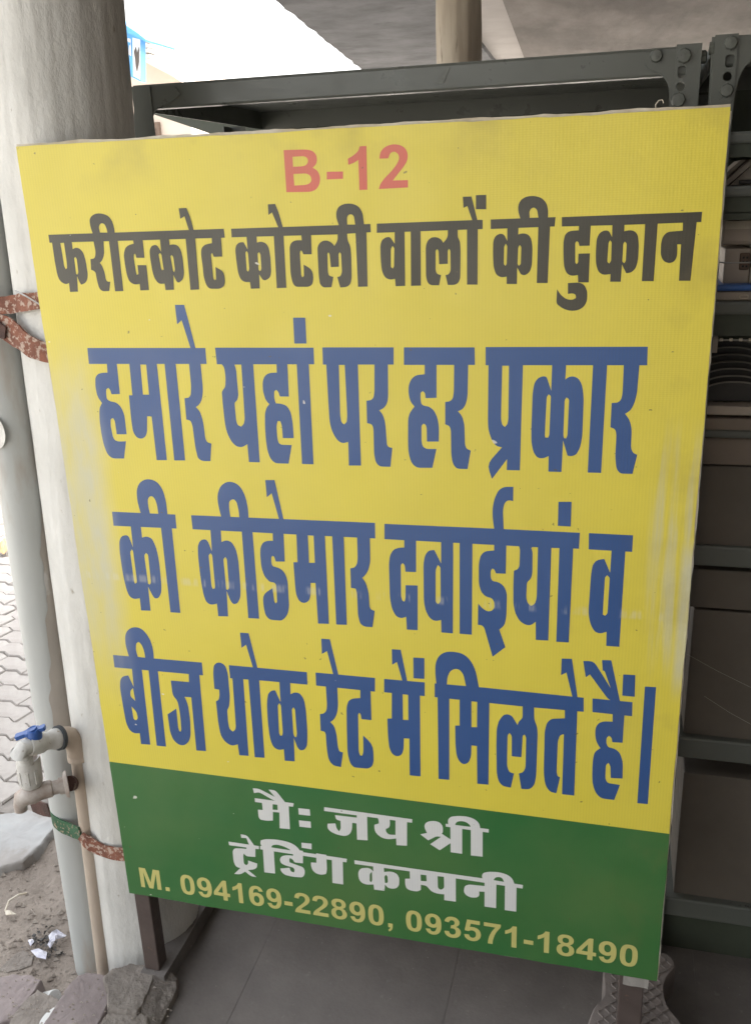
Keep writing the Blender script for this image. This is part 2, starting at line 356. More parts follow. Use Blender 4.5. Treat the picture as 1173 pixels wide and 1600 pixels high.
# the outer edge is ragged
edge = []
for k in range(241):
    t = k / 240; p = L1a.lerp(L1b, t); edge.append(p + Vector((0.010 * noise.noise(Vector((t * 60, 0, 0))) + 0.004 * noise.noise(Vector((t * 190, 3, 0))), 0, 0)))
wedge('beam', edge + [L2b, L2a], ZC, ZC + 0.22, M_beam)
wedge('ceiling_recess', [L2a, L2b, L3b, L3a], ZC + 0.03, ZC + 0.218, M_slab)
wedge('ceiling', [L3a, L3b, Vector((3.2, L3b.y, 0)), Vector((3.2, L3a.y, 0))], ZC, ZC + 0.22, M_conc)
print('ceil', L1a, L1b, L2a, L3a)
# roof slab over the near part of the veranda, as the far one goes on
yN = L1a.y
wedge('near_ceiling', [Vector((L1a.x, yN, 0)), Vector((3.2, yN, 0)), Vector((3.2, -7.0, 0)), Vector((0.0, -7.0, 0))], ZC + 0.42, ZC + 0.62, M_conc)
# shop wall to the right and behind the racks, then two unseen walls added for shade
struct(G().box((2.3, -7.0, ZF), (2.45, 6.5, ZC + 0.41)).mk('shop_and_shade_wall', M_shop))
struct(G().box((0.93, 0.98, ZF), (2.29, 1.10, W(1100, 126, Y=.98).z)).mk('partition_wall', M_shop))
struct(G().box((1.50, -7.0, ZF), (1.65, -0.20, ZC + 0.41)).mk('shop_and_shade_wall', M_shop))  # out of view, added to shade the right part of the sign
struct(G().box((0.75, -3.2, ZF), (1.495, -3.05, ZC + 0.41)).mk('shop_and_shade_wall', M_shop))  # added behind the camera to block light from there

# round whitewashed column
def column(base, top, r, nz=110, n=72, amp=0.003, streak=True):
    vs = []; fs = []
    for j in range(nz + 1):
        t = j / nz; c = base.lerp(top, t)
        for k in range(n):
            q = 2 * math.pi * k / n; d = Vector((math.cos(q), math.sin(q), 0))
            s = noise.noise(Vector((d.x * 2.2, d.y * 2.2, c.z * 1.6))) * 1.0 + noise.noise(Vector((d.x * 7, d.y * 7, c.z * 3.0))) * 0.55 + noise.noise(Vector((d.x * 20, d.y * 20, c.z * 9))) * 0.3
            vs.append(c + d * (r + amp * s))
    for j in range(nz):
        for k in range(n): fs.append((j * n + k, j * n + (k + 1) % n, (j + 1) * n + (k + 1) % n, (j + 1) * n + k))
    fs.append(tuple(range(n))); fs.append(tuple(nz * n + k for k in range(n)))
    return vs, fs
YC = 0.137
bl = W(163, 1440, Y=YC); br = W(304, 1400, Y=YC); tl_ = W(-6, 215, Y=YC); tr_ = W(212, 215, Y=YC)
print('col', bl, br, tl_, tr_)
r_c = 0.099
cb = Vector(((bl.x + br.x) / 2 - 0.002, YC, 0)); ct = Vector((tr_.x - r_c * 0.985 - 0.016, YC, 0))
dx = (ct.x - cb.x) / (tr_.z - bl.z)
base = Vector((cb.x + dx * (-0.33 - bl.z), YC, -0.33)); top = Vector((cb.x + dx * (2.3 - bl.z), YC, 2.3))
o = mk('column', *column(base, top, r_c, 260, 120, 0.0030), M_plaster, smooth=True, loc=base)
tag(o, 'round whitewashed column with rough plaster behind the left edge of the yellow sign', 'column')
# far post carrying the ceiling
pc = W(716, 60, Y=2.75); rp = 0.5 * (W(750, 60, Y=2.75) - W(682, 60, Y=2.75)).length
o = mk('column', *column(Vector((pc.x, 2.75, ZF)), Vector((pc.x, 2.75, 2.9)), rp, 90, 48, 0.006), M_post, smooth=True, loc=Vector((pc.x, 2.75, ZF)))
tag(o, 'stained yellowish round column rising behind the top beam of the rack', 'column')

# ------------------------------------------------------------------ far street
def far(u, v, Y): return W(u, v, Y=Y)
YB = 16
bt = thing('building', 'sunlit cream building far behind the column with sloping parapet', 'building', (far(190, 200, YB).x - 2, YB, ZG))
a = far(225, 88, YB); b_ = far(292, 133, YB)
g = G(); pts = [Vector((a.x - 9, YB, ZG)), Vector((a.x - 9, YB, a.z + 1.0)), Vector((a.x, YB, a.z)), Vector((b_.x, YB, b_.z)), Vector((b_.x + .02, YB, ZG))]
g.plate([pts], (0, 6, 0)); g.mk('wall', M_bldg, bt)
p = far(262, 205, YB - 0.02); wp = [far(238, 200, YB - .02), far(245, 200, YB - .02), far(245, 216, YB - .02), far(238, 216, YB - .02)]
fr = G().box(wp[0] + Vector((-.1, -.06, .1)), wp[2] + Vector((.1, .01, -.4))).mk('window', M_brownpl, bt)
for k in range(3):
    G().box(wp[0] + Vector((0.0, -.08, -.02 - k * .06)), Vector((wp[1].x, wp[1].y - .065, wp[1].z - .045 - k * .06))).mk('pane', M_dark, fr)
cornice = G().plate([[a + Vector((-.3, 0, .12)), b_ + Vector((.15, 0, .0)), b_ + Vector((.15, 0, .16)), a + Vector((-.3, 0, .28))]], (0, -0.35, 0)).mk('parapet', M_bwhite, bt)
# projecting louvre next to the board
lv = G()
for k in range(4):
    q0 = far(219, 66 + k * 8, YB - .5); q1 = far(234, 70 + k * 8, YB - .5); lv.box(q0, Vector((q1.x, q1.y + .4, q0.z + .05)))
lv.mk('louvre', M_tap, bt)
YS = 9.0
st = thing('shop_board', 'blue shop board with white panels hanging high beyond the column', 'sign', far(205, 125, YS))
sp = [far(180, 32, YS), far(219, 53, YS), far(220, 127, YS), far(180, 107, YS)]
G().plate([sp], (0, 0.12, 0)).mk('board', M_bsign, st)
def sub(u0, v0, u1, v1, u2, v2, u3, v3, y=YS - 0.008): return [far(u0, v0, y), far(u1, v1, y), far(u2, v2, y), far(u3, v3, y)]
G().plate([sub(196, 58, 204, 60, 205, 87, 197, 82)], (0, .004, 0)).mk('panel', M_bwhite, st)
G().plate([sub(207, 58, 219, 61, 219, 124, 208, 118)], (0, .004, 0)).mk('panel', M_bwhite, st)
y2 = YS - 0.016
G().plate([[far(u, v, y2) for u, v in [(212, 72), (214, 82), (217, 72), (217, 96), (214, 112), (212, 104), (211, 92), (209, 80)]]], (0, .004, 0)).mk('lettering', M_dark, st)
G().plate([[far(u, v, y2) for u, v in [(199, 64), (203, 66), (203, 70), (201, 70), (200, 84), (198, 82)]]], (0, .004, 0)).mk('lettering', M_bsign, st)
rf = G().plate([[far(178, 25, YS - .2), far(196, 38, YS - .2), far(214, 50, YS - .2), far(228, 61, YS - .2), far(226, 64, YS - .2), far(195, 48, YS - .2), far(178, 36, YS - .2)]], (0, 0.7, 0)).mk('canopy', M_bsign, st)
# tree far away, a tip shows under the shelf
tc_ = far(320, 214, 24); tt = thing('tree', 'green tree far off, its top showing under the rack shelf', 'tree', (tc_.x, 24, ZG))
G().tube([(tc_.x, 24, ZG), (tc_.x + .1, 24, tc_.z - 0.8)], [0.2, 0.12], 10).mk('trunk', M_bark, tt)
g = G()
for k in range(1400):
    d = Vector((random.gauss(0, 1), random.gauss(0, 1), random.gauss(0, 0.7))); d = d.normalized() * random.uniform(0.4, 1) ** 0.5 * random.uniform(.8, 1.15)
    c = Vector((tc_.x, 24, tc_.z - 0.95)) + Vector((d.x * 1.3, d.y * 1.3, d.z * 1.0)); u_ = Vector((random.uniform(-1, 1), random.uniform(-1, 1), random.uniform(-1, 1))).normalized(); v_ = u_.orthogonal().normalized(); s_ = random.uniform(.06, .13)
    g.add([c - u_ * s_, c + v_ * s_ * .6, c + u_ * s_, c - v_ * s_ * .6], [(0, 1, 2, 3)])
g.mk('crown', M_leaf, tt)

# ------------------------------------------------------------------ the sign board
SW, SH, TH = 0.9, 1.238, 0.026
sign = thing('sign_board', 'large yellow and green printed sign board with blue Hindi lettering', 'sign', (0.45, 0.013, ZF))
def jit(t, s): return 0.0016 * noise.noise(Vector((t * 9, s, 0))) + 0.0009 * noise.noise(Vector((t * 40, s, 3)))
ring = []
def side(p, q, n, s, nx, nz):
    for k in range(n):
        t = k / n; e = jit(t, s) * min(1, t * 20, (1 - t) * 20 + .1)
        ring.append((p[0] + (q[0] - p[0]) * t + nx * e, p[1] + (q[1] - p[1]) * t + nz * e))
side((0.0, 0.0), (SW, 0.0), 60, 1, 0, 1); side((SW, 0.0), (SW, SH), 90, 2, 1, 0); side((SW, SH), (0, SH), 60, 3, 0, 1); side((0, SH), (0, 0), 90, 4, 1, 0)
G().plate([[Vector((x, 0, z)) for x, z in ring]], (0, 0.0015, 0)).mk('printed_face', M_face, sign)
# cream folded hem all round, standing a little proud of the face edge
def hem(p, q, s, nx, nz, out_, w_=0.003):
    a_, b_ = [], []
    for k in range(121):
        t = k / 120; e = 0.0022 * noise.noise(Vector((t * 14, s, 7))) + 0.0012 * noise.noise(Vector((t * 60, s, 1)))
        x = p[0] + (q[0] - p[0]) * t; z = p[1] + (q[1] - p[1]) * t
        a_.append(Vector((x + nx * (out_ + max(-.001, e)), 0.002, z + nz * (out_ + max(-.001, e))))); b_.append(Vector((x - nx * w_, 0.002, z - nz * w_)))
    G().plate([a_ + b_[::-1]], (0, TH - 0.002, 0)).mk('hem', M_hem, sign)
hem((0.0, SH), (SW, SH), 11, 0, 1, 0.0032); hem((SW, 0.004), (SW, SH - .004), 12, 1, 0, 0.0016); hem((0, 0.004), (0, SH - 0.004), 13, -1, 0, 0.0012); hem((0.004, 0), (SW - .004, 0), 14, 0, -1, 0.0008)
G().box((0.004, TH, 0.004), (SW - 0.004, TH + 0.004, SH - 0.004)).mk('back_sheet', M_hem, sign)
# frame legs
def leg(x0, x1, y0, y1, z0, z1): return G().box((x0, y0, z0), (x1, y1, z1), 0.002).mk('leg', M_leg, sign)
leg(0.006, 0.036, 0.004, 0.034, ZK + 0.001, -0.0012)
leg(0.845, 0.882, 0.004, 0.034, ZF + 0.001, -0.0012)
G().add(*rough_box(0.850, 0.888, 0.0015, 0.012, -0.019, -0.0015, 0.004, 0.0012, 90)).mk('weld_patch', M_cement, sign)
# loose thread at the top edge
tp = W(1025, 169, Y=0.004)
G().tube([tp + Vector(q) for q in [(0, 0, -.004), (-.001, -.001, .004), (.002, -.002, .008), (.006, -.002, .0085), (.0075, -.002, .005)]], 0.0007, 6).mk('thread', M_hem, sign)

def rnd(pts, maxturn=62, seg=3):
    "round the gentle corners of an outline, keep the sharp ones"
    P = [Vector(p) for p in pts]; n = len(P); o = []
    for i in range(n):
        a, b, c = P[i - 1], P[i], P[(i + 1) % n]; u = b - a; v = c - b
        if u.length < 1e-6 or v.length < 1e-6: continue
        an = math.degrees(u.angle(v))
        if an < 3 or an > maxturn: o.append(b); continue
        d = min(0.48 * u.length, 0.48 * v.length); s = b - u.normalized() * d; e = b + v.normalized() * d
        for k in range(seg + 1):
            t = k / seg; o.append(s * (1 - t) ** 2 + b * 2 * t * (1 - t) + e * t * t)
    return o
LY = [0]
def word(ox, oy, m, pieces, label=None, sc=1173 / 293.0):
    "one printed word: outlines measured on the board, each piece a film on it"
    g = G()
    for i, pc_ in enumerate(pieces):
        loops = []
        for L in pc_.split('|'):
            q = [float(x) for x in L.replace(',', ' ').split()]
            pts = [(q[k], q[k + 1]) for k in range(0, len(q), 2)]
            loops.append([(x, y) for x, y in rnd(pts)])
        y = -0.00012 - 0.00004 * i
        L3 = []
        for L in loops:
            l3 = []
            for x, yy in L:
                p = W(ox + x / sc, oy + yy / sc, Y=0); l3.append(Vector((p.x, y, p.z)))
            L3.append(l3)
        tris = tessellate_polygon(L3); flat = [p for l in L3 for p in l]
        g.add(flat, [tuple(t) for t in tris])
    o = g.mk('lettering', m, sign)
    if label: o['label'] = label
    return o
K = M_black
word(400, 210, M_red, ["172,96 310,92 350,98 378,125 382,165 372,190 354,206 385,225 402,262 398,310 375,345 340,358 190,360|228,138 300,134 322,145 326,170 312,192 285,198 232,200|234,246 315,242 340,255 348,285 335,305 310,314 240,318",
 "442,232 544,230 544,276 442,280", "648,72 690,70 696,344 646,346 640,158 608,178 576,188 574,150 612,128 640,100",
 "772,138 778,105 806,75 846,60 885,60 925,75 948,110 948,155 930,190 895,235 855,286 950,284 950,330 768,340 775,312 800,275 850,225 880,185 896,150 890,120 865,104 840,112 826,148 772,150"], 'red lettering B-12')
word(70, 300, K, ["22,266 432,252 1120,228 1126,284 620,300 30,316",
 "44,305 100,305 168,300 175,356 190,347 214,349 240,374 256,425 270,515 266,548 252,570 228,578 216,560 202,524 208,622 158,624 152,568 134,576 112,568 92,550 78,515 62,430|98,318 120,316 138,440 140,474 132,482 122,464|184,412 191,405 200,416 210,500 206,514 196,512",
 "302,305 368,300 372,390 360,425 345,442 358,458 375,500 382,545 392,560 410,560 404,618 360,620 340,600 326,550 318,500 300,488 290,485 286,418 308,415 316,400 318,370 306,312",
 "400,290 455,288 492,618 440,620", "304,270 284,210 280,170 292,148 320,132 355,132 395,145 420,175 434,220 440,268|346,252 338,220 344,200 358,192 375,200 388,230 392,252",
 "552,290 612,288 624,410 574,410 566,385 558,388 556,410 572,505 576,516 586,512 580,456 636,456 652,612 598,614 594,574 560,578 530,560 514,520 500,440 494,385 505,345 530,328 556,322",
 "720,285 776,283 782,330 800,325 830,330 852,360 864,420 872,510 864,548 838,566 826,560 804,516 808,610 756,612 750,572 716,574 690,545 674,500 658,400 656,360 668,335 692,328 706,335 728,372|712,388 722,380 730,390 742,470 744,484 734,488 728,478|786,400 794,392 804,405 814,485 810,500 802,492",
 "880,280 940,278 966,608 912,611", "838,100 886,98 908,150 934,246 904,244 874,150 848,166",
 "1044,275 1102,275 1110,402 1058,404 1048,380 1040,385 1040,400 1054,540 1062,550 1072,545 1068,468 1120,495 1128,560 1120,590 1095,604 1030,604 1010,580 994,530 988,460 978,390 980,350 1000,328 1046,318"])
word(350, 300, K, ["44,228 700,206 915,198 918,250 700,264 48,282",
 "140,270 204,268 206,314 232,308 262,318 280,345 290,400 296,500 288,535 258,552 242,548 220,514 224,602 168,604 162,562 128,562 104,545 88,505 76,420 70,360 76,330 96,313 122,312 148,358|134,375 142,368 150,380 158,480 152,496 142,490|210,382 220,375 228,388 234,480 226,494 216,486",
 "310,258 372,256 390,598 330,600", "274,75 320,73 342,125 370,226 342,226 300,126 278,142",
 "482,255 544,255 548,388 496,388 488,368 480,364 474,375 482,520 490,532 500,524 498,452 552,484 560,540 552,578 530,592 446,592 428,565 416,510 412,420 410,340 422,312 448,300 486,300",
 "710,255 770,255 772,300 790,335 796,400 798,540 790,575 770,592 728,596 722,580 708,530 728,526 738,500 732,385 724,375 716,385 718,466 668,468 660,385 652,376 646,385 650,500 656,522 684,530 672,594 620,596 600,575 592,520 586,400 584,345 596,318 620,302 650,302 676,318 690,336 712,300",
 "822,250 890,248 898,590 838,592", "720,212 702,160 702,120 716,90 750,72 800,70 840,86 866,125 876,206 822,210|770,202 768,160 776,142 796,136 812,148 820,202"])
word(580, 290, K, ["34,236 690,212 696,214 696,270 34,294",
 "146,280 208,278 212,626 152,628 148,582 116,588 86,574 66,535 58,460 56,370 68,335 96,320 118,320 146,362|122,395 133,376 144,390 142,505 134,517 122,508",
 "246,275 308,273 310,624 248,626",
 "478,272 540,270 540,320 554,345 558,400 556,580 542,610 520,620 478,620 464,558 484,554 496,530 494,405 486,394 478,405 478,488 424,490 420,405 411,396 402,405 402,530 412,552 436,558 424,622 372,622 352,606 342,570 340,380 350,345 374,322 410,320 436,334 450,356 478,322",
 "598,262 666,260 664,618 598,618", "572,68 626,66 664,218 632,218 600,126 576,138", "654,58 718,56 718,146 654,146"])
word(580, 290, K, ["746,210 1152,195 1146,254 746,270",
 "850,262 920,260 918,304 946,296 980,302 1000,330 1008,380 1004,500 990,540 962,560 936,556 912,512 910,614 846,614 846,568 812,574 780,556 764,510 760,420 762,345 776,312 806,298 830,304 850,345|830,380 840,362 850,375 846,490 838,500 828,490|918,385 928,370 938,382 934,490 922,500 914,490",
 "1044,250 1118,248 1102,608 1034,608", "934,212 918,160 918,120 934,88 968,66 1020,62 1064,74 1094,105 1106,150 1104,204|990,200 988,160 1000,140 1018,134 1036,148 1044,198"])
word(820, 300, K, ["230,155 1108,122 1102,186 600,205 230,214",
 "338,198 412,196 404,334 340,336 334,312 324,306 314,316 314,440 322,450 332,440 334,384 406,382 398,564 332,564 330,518 292,524 262,510 244,470 240,400 240,310 250,265 272,245 300,240 336,238",
 "268,568 340,564 372,580 390,620 388,680 370,715 335,738 285,744 235,728 200,700 196,685 200,606 225,645 260,670 295,674 318,662 318,642 300,632 268,636",
 "546,192 622,190 620,244 652,236 686,242 706,268 712,330 706,430 690,480 660,504 632,506 606,452 598,560 532,560 534,512 490,518 460,500 444,455 442,380 448,290 466,254 496,238 524,240 544,280|522,315 532,300 542,312 538,430 526,446 514,436|614,322 624,308 636,320 630,430 620,444 608,434",
 "752,190 830,188 804,556 730,556", "988,182 1074,180 1034,554 962,554 976,326 952,326 950,400 936,432 902,446 866,432 848,395 850,320 862,275 890,248 986,240"])
K = M_blue
word(120, 470, K, ["66,294 804,294 812,394 76,394",
 "188,384 250,384 270,582 218,584 208,555 198,544 184,552 184,590 190,618 215,630 245,634 275,660 298,710 312,834 250,834 238,750 226,732 212,740 212,780 226,850 238,872 262,880 308,878 296,986 222,986 192,960 168,900 152,820 142,740 142,670 158,638 130,600 116,540 116,480 130,458 154,450 192,448",
 "328,384 500,384 564,996 500,996 468,722 440,722 440,820 430,850 405,864 375,855 352,820 340,740 326,590 348,590|398,398 434,398 452,586 414,586",
 "548,384 618,384 678,998 610,998",
 "702,384 774,384 790,560 782,620 765,650 745,664 770,690 790,750 804,860 815,885 842,892 836,1002 786,1002 758,985 742,920 724,780 712,748 686,742 674,608 700,606 712,590 716,540",
 "614,24 672,24 700,130 744,302 714,302 656,120 628,146"])
word(320, 480, K, ["64,252 680,252 684,356 76,356",
 "100,350 302,346 344,970 276,968 266,856 235,876 200,872 170,845 140,790 126,730 112,600 106,524 128,500 130,430 120,372|186,358 228,358 250,700 244,730 228,746 206,738 196,710 186,596 204,580 210,550 196,390",
 "448,346 516,346 526,558 470,558 460,530 448,516 434,524 434,570 444,600 480,604 510,614 536,650 550,720 556,818 488,818 482,740 472,712 456,712 448,740 454,820 462,850 480,860 544,862 524,978 440,976 412,950 392,900 382,830 376,740 376,660 388,624 404,606 380,580 362,520 362,460 376,426 404,410 450,408",
 "574,346 650,346 680,982 608,980", "552,64 628,64 636,226 560,226"])
word(490, 520, K, ["54,90 500,90 500,198 58,198",
 "78,190 276,190 296,830 220,830 216,682 180,692 148,672 116,620 100,560 92,440|158,200 194,200 210,520 206,560 190,572 174,560 166,520",
 "380,190 464,190 466,400 460,440 440,470 410,484 432,510 448,560 458,700 468,714 492,720 480,838 412,836 388,810 378,760 374,600 366,572 334,564 330,424 360,420 374,405 380,370"])
word(490, 520, K, ["564,90 1006,90 1008,200 564,200",
 "694,190 768,190 768,406 700,408 696,375 682,364 668,374 668,420 674,446 690,456 720,460 752,484 774,530 784,590 782,680 708,680 706,590 698,572 686,568 674,580 674,680 682,712 706,726 768,726 742,844 644,844 612,815 594,760 590,700 590,540 600,500 630,460 606,432 592,380 594,325 612,285 640,264 694,258",
 "878,190 966,190 962,400 950,450 930,478 902,490 928,520 942,570 946,700 956,726 982,736 962,852 892,850 868,815 860,760 858,610 850,582 822,572 822,432 852,428 870,410 876,370"])
word(735, 520, K, ["94,88 1108,86 1104,202 94,202",
 "112,192 328,192 308,860 226,858 228,790 134,914 102,822 196,716 160,708 132,670 112,610 108,560|198,205 240,205 236,540 230,572 214,588 198,576 190,540",
 "510,192 598,192 592,292 612,276 640,270 672,282 696,320 708,400 698,650 684,720 660,762 632,772 606,768 578,674 568,870 486,868 488,770 460,784 420,784 394,750 380,690 380,600 388,370 400,310 424,280 456,270 476,275 504,362|476,400 488,384 502,394 492,640 484,656 466,654 464,640|588,420 600,404 616,414 606,640 598,660 584,658 580,640",
 "766,192 854,192 816,876 732,874",
 "958,192 1056,192 1040,380 1024,440 1000,485 966,506 992,540 1008,600 1002,720 1016,752 1042,762 1012,882 934,880 912,850 904,780 912,640 906,602 874,590 882,438 920,436 940,420 950,380"])
word(160, 735, K, ["60,258 456,276 464,364 70,346",
 "176,338 240,342 248,420 276,412 310,425 336,480 354,560 370,720 368,770 350,800 328,802 312,780 286,728 302,878 242,876 234,800 198,806 170,790 152,750 130,660 108,510 106,440 120,410 152,404 166,415 192,482|174,510 184,494 192,505 216,690 214,704 204,708 198,695|262,530 274,516 286,528 304,700 298,714 286,710",
 "366,352 434,356 488,892 426,888", "242,276 218,190 214,120 232,75 270,54 310,56 346,75 378,120 398,190 408,282|298,270 286,220 284,180 296,162 312,160 330,180 342,215 350,272"])
word(350, 740, K, ["-206,260 944,308 946,406 -196,348",
 "-86,340 -20,346 -16,428 12,416 46,426 74,470 90,540 104,720 102,780 82,814 58,818 40,795 16,734 26,894 -36,892 -44,814 -80,822 -110,806 -128,760 -146,660 -162,520 -164,450 -148,416 -116,410 -100,425 -76,486|-96,510 -84,498 -74,510 -56,705 -58,718 -70,722 -78,705|-4,535 8,522 18,535 32,715 24,728 14,724",
 "110,355 178,360 220,908 152,904", "-16,276 -38,190 -42,130 -22,76 16,50 60,52 98,76 130,130 150,210 154,286|40,272 32,220 32,176 46,162 64,160 80,180 92,230 96,274",
 "304,360 372,364 380,550 324,550 314,520 304,514 296,522 296,560 304,580 350,592 380,620 398,670 404,780 408,830 398,880 380,905 360,920 286,914 262,890 248,840 242,756 304,716 314,800 322,812 332,804 328,720 324,690 310,680 286,678 254,645 234,590 226,510 228,460 244,430 270,420 306,420",
 "258,40 316,40 374,294 346,292 298,122 268,148",
 "452,368 630,380 656,940 588,938 572,684 542,684 540,770 528,800 500,812 470,798 450,755 444,690 434,554 460,554|524,386 560,388 568,558 532,558",
 "676,380 748,384 768,946 702,944",
 "832,390 912,394 914,560 900,610 880,638 864,652 885,680 904,740 910,835 920,852 942,858 928,960 880,958 852,940 838,890 832,750 824,720 794,714 790,592 816,588 832,565 836,530"])
word(580, 750, K, ["82,274 770,304 1304,330 1298,430 1100,424 500,392 82,370",
 "206,362 280,366 280,576 214,574 208,530 196,520 184,532 186,730 196,758 208,760 214,740 214,658 290,660 290,940 222,936 218,856 188,866 156,854 130,810 116,740 110,520 118,466 140,434 170,424 206,422",
 "436,380 512,382 510,960 438,954 436,876 400,884 366,866 340,820 328,760 326,520 336,470 358,440 394,438 436,522|402,560 416,532 432,545 434,760 418,776 402,764",
 "552,386 632,390 628,968 552,962",
 "768,392 844,398 840,586 780,584 768,558 756,554 746,568 746,610 756,632 800,640 832,668 848,710 844,860 832,910 800,936 838,1046 758,1106 706,924 690,908 666,906 668,772 690,800 724,822 752,820 770,800 768,760 752,738 715,730 686,700 672,650 672,520 684,470 710,446 768,440",
 "888,42 886,132 870,126 850,128 832,146 822,190 828,318 770,316 758,240 758,170 772,110 796,62 830,42",
 "916,400 1126,412 1106,1004 1028,1000 1028,886 1000,908 970,908 930,886 902,840 888,780 888,640 892,566 914,560 926,540 930,430|1008,418 1042,420 1034,740 1022,776 998,788 978,772 968,740 972,640 996,620 1006,590 1008,450 1000,425",
 "1176,418 1262,422 1234,1016 1156,1012", "1170,136 1252,136 1246,290 1166,286"])
word(730, 755, K, ["760,312 1036,326 1030,430 758,414", "902,412 988,420 950,1024 868,1018 870,930 830,942 796,930 772,890 758,830 758,780 774,560 786,505 812,480 856,474 892,560|860,590 874,576 890,590 876,815 862,830 846,822"])
word(160, 965, K, ["66,234 622,282 630,362 76,312",
 "184,312 246,318 300,796 242,792 234,724 200,726 170,706 148,660 130,560 110,440 112,390 126,368 162,362 196,434|176,457 192,442 206,522 174,492|182,556 214,590 222,630 214,642 202,642 194,630",
 "288,322 346,326 398,808 340,802", "168,250 144,170 142,110 160,74 198,58 240,66 272,96 300,140 318,200 322,262|222,246 208,200 212,160 228,152 246,170 262,210 268,252",
 "540,346 606,352 648,836 588,832 556,500 514,496 534,540 550,640 552,740 540,780 510,802 478,796 446,770 424,720 408,606 462,570 474,690 482,712 490,714 494,700 486,600 470,520 440,488 428,394 542,404"])
word(320, 980, K, ["150,238 638,282 642,360 360,335 158,320",
 "52,290 56,240 74,222 100,222 128,240 144,290 158,440 152,500 140,518 146,600 156,640 176,654 192,640 194,620 172,312 240,316 274,806 216,802 206,734 170,744 130,722 100,680 84,600 70,464 86,456 92,430 90,392 60,386",
 "272,320 340,328 374,818 312,814", "220,34 274,38 330,258 302,256 258,110 230,130",
 "466,338 534,342 536,420 560,408 592,412 620,450 632,520 642,660 640,740 624,768 598,772 580,755 556,692 562,840 500,836 494,764 460,770 428,750 408,700 394,600 388,470 396,416 418,396 440,396 474,470|456,490 466,476 476,490 488,660 484,678 472,680 464,665|544,515 554,502 564,515 576,670 572,688 562,688 554,670"])
word(320, 980, K, ["692,284 1064,318 1064,404 696,366",
 "756,362 828,368 834,500 824,550 806,580 784,594 808,618 824,670 832,750 842,780 864,784 852,876 800,866 774,830 762,760 756,670 750,655 724,648 720,544 742,560 720,544 742,542 760,525 764,490".replace("720,544 742,560 720,544", "720,544"),
 "728,72 782,76 836,302 804,300 764,150 732,168",
 "972,382 1036,388 1042,582 980,576 974,545 966,536 958,545 962,780 972,804 984,804 992,780 990,678 1052,738 1056,840 1046,872 1022,886 930,878 908,850 892,790 888,640 886,500 898,460 926,446 972,444"])
word(580, 990, K, ["80,284 334,306 334,392 80,368",
 "128,362 304,378 308,894 240,888 238,658 204,656 202,730 188,762 160,770 130,755 112,715 104,640 100,532 128,532|196,380 230,384 232,542 198,540",
 "128,98 184,102 226,306 196,302 160,178 130,196", "262,150 332,154 332,284 264,280"])
word(580, 990, K, ["396,312 700,338 1328,402 1328,490 1000,462 640,425 396,398",
 "414,390 488,396 488,916 420,910", "408,324 400,260 400,190 420,140 462,114 520,114 574,126 620,166 652,230 674,346|472,320 476,270 494,234 524,220 552,226 576,256 592,330",
 "552,404 738,422 732,946 662,940 660,704 626,700 624,770 608,808 582,820 556,808 534,770 526,700 524,576 552,576|626,424 662,428 660,586 626,586",
 "946,448 1018,456 1018,540 1036,580 1040,630 1030,900 1018,950 990,976 938,972 922,876 950,868 964,840 968,650 958,632 946,640 938,774 878,768 878,640 864,622 852,636 848,830 862,868 892,876 872,964 824,956 798,930 784,880 782,700 784,590 800,540 826,510 850,504 880,516 914,574 922,550 946,530",
 "1210,470 1288,478 1268,1014 1192,1006 1204,630 1180,636 1166,670 1158,870 1164,892 1180,900 1156,1000 1116,990 1088,950 1078,880 1084,610 1098,558 1124,534 1210,530",
 "1190,156 1254,158 1290,408 1258,402 1220,244 1186,260"])
word(750, 1010, K, ["702,326 952,350 950,438 702,412",
 "828,418 902,428 890,604 826,600 822,572 806,560 790,572 788,608 800,632 840,640 872,665 892,720 890,828 816,824 814,750 802,730 786,742 782,830 796,856 874,868 838,962 754,952 720,915 702,860 700,780 706,700 716,660 752,638 726,600 718,550 722,505 744,478 776,470 828,472",
 "644,92 710,92 816,262 778,154 766,152 762,86 820,88 876,352 806,340 686,176 660,194", "894,176 970,180 966,316 888,308"])
word(750, 1010, K, ["1030,252 1100,256 1048,988 982,982"])
K = M_white
word(345, 1220, K, ["212,110 456,142 452,164 214,134",
 "256,126 424,146 432,304 368,298 366,200 326,196 326,250 290,252 246,244 236,228 232,182 262,184|324,148 354,150 356,184 324,182",
 "200,48 236,50 338,102 298,56 342,60 404,138 340,130 240,72 208,78", "484,172 556,180 560,220 488,212", "488,248 562,256 564,296 492,288"])
word(345, 1220, K, ["646,166 1196,242 1196,264 646,190",
 "850,200 914,206 918,374 852,370 848,268 822,264 820,310 804,338 776,348 724,338 684,318 666,296 668,270 716,268 724,300 740,318 750,300 748,252 720,244 714,216 850,232",
 "970,218 1164,242 1164,408 1098,404 1096,362 1050,368 1010,360 976,336 960,308 960,276 988,268 986,240|1056,244 1092,246 1092,340 1050,338 1032,320 1032,302 1054,294 1058,270"])
word(540, 1230, K, ["624,230 894,264 894,286 626,248",
 "500,225 522,214 560,212 592,224 608,248 608,284 600,292 658,330 658,350 588,396 528,358 596,312 568,308 516,334 466,296 508,288 494,258 492,240",
 "654,241 728,250 728,418 656,408", "782,260 856,270 856,436 782,428",
 "642,238 638,205 656,186 700,180 760,184 806,200 836,228 842,266|682,240 692,218 720,212 752,218 776,236 782,254"])
word(345, 1220, K, ["48,382 238,410 238,430 52,404",
 "160,400 216,410 216,478 160,474 144,456 140,470 144,520 160,530 172,520 170,500 228,520 226,545 208,556 170,560 224,604 190,600 152,570 122,588 84,584 122,548 96,540 80,510 74,440 86,424 120,424 160,428", "124,336 164,342 214,414 180,410 160,360 128,358"])
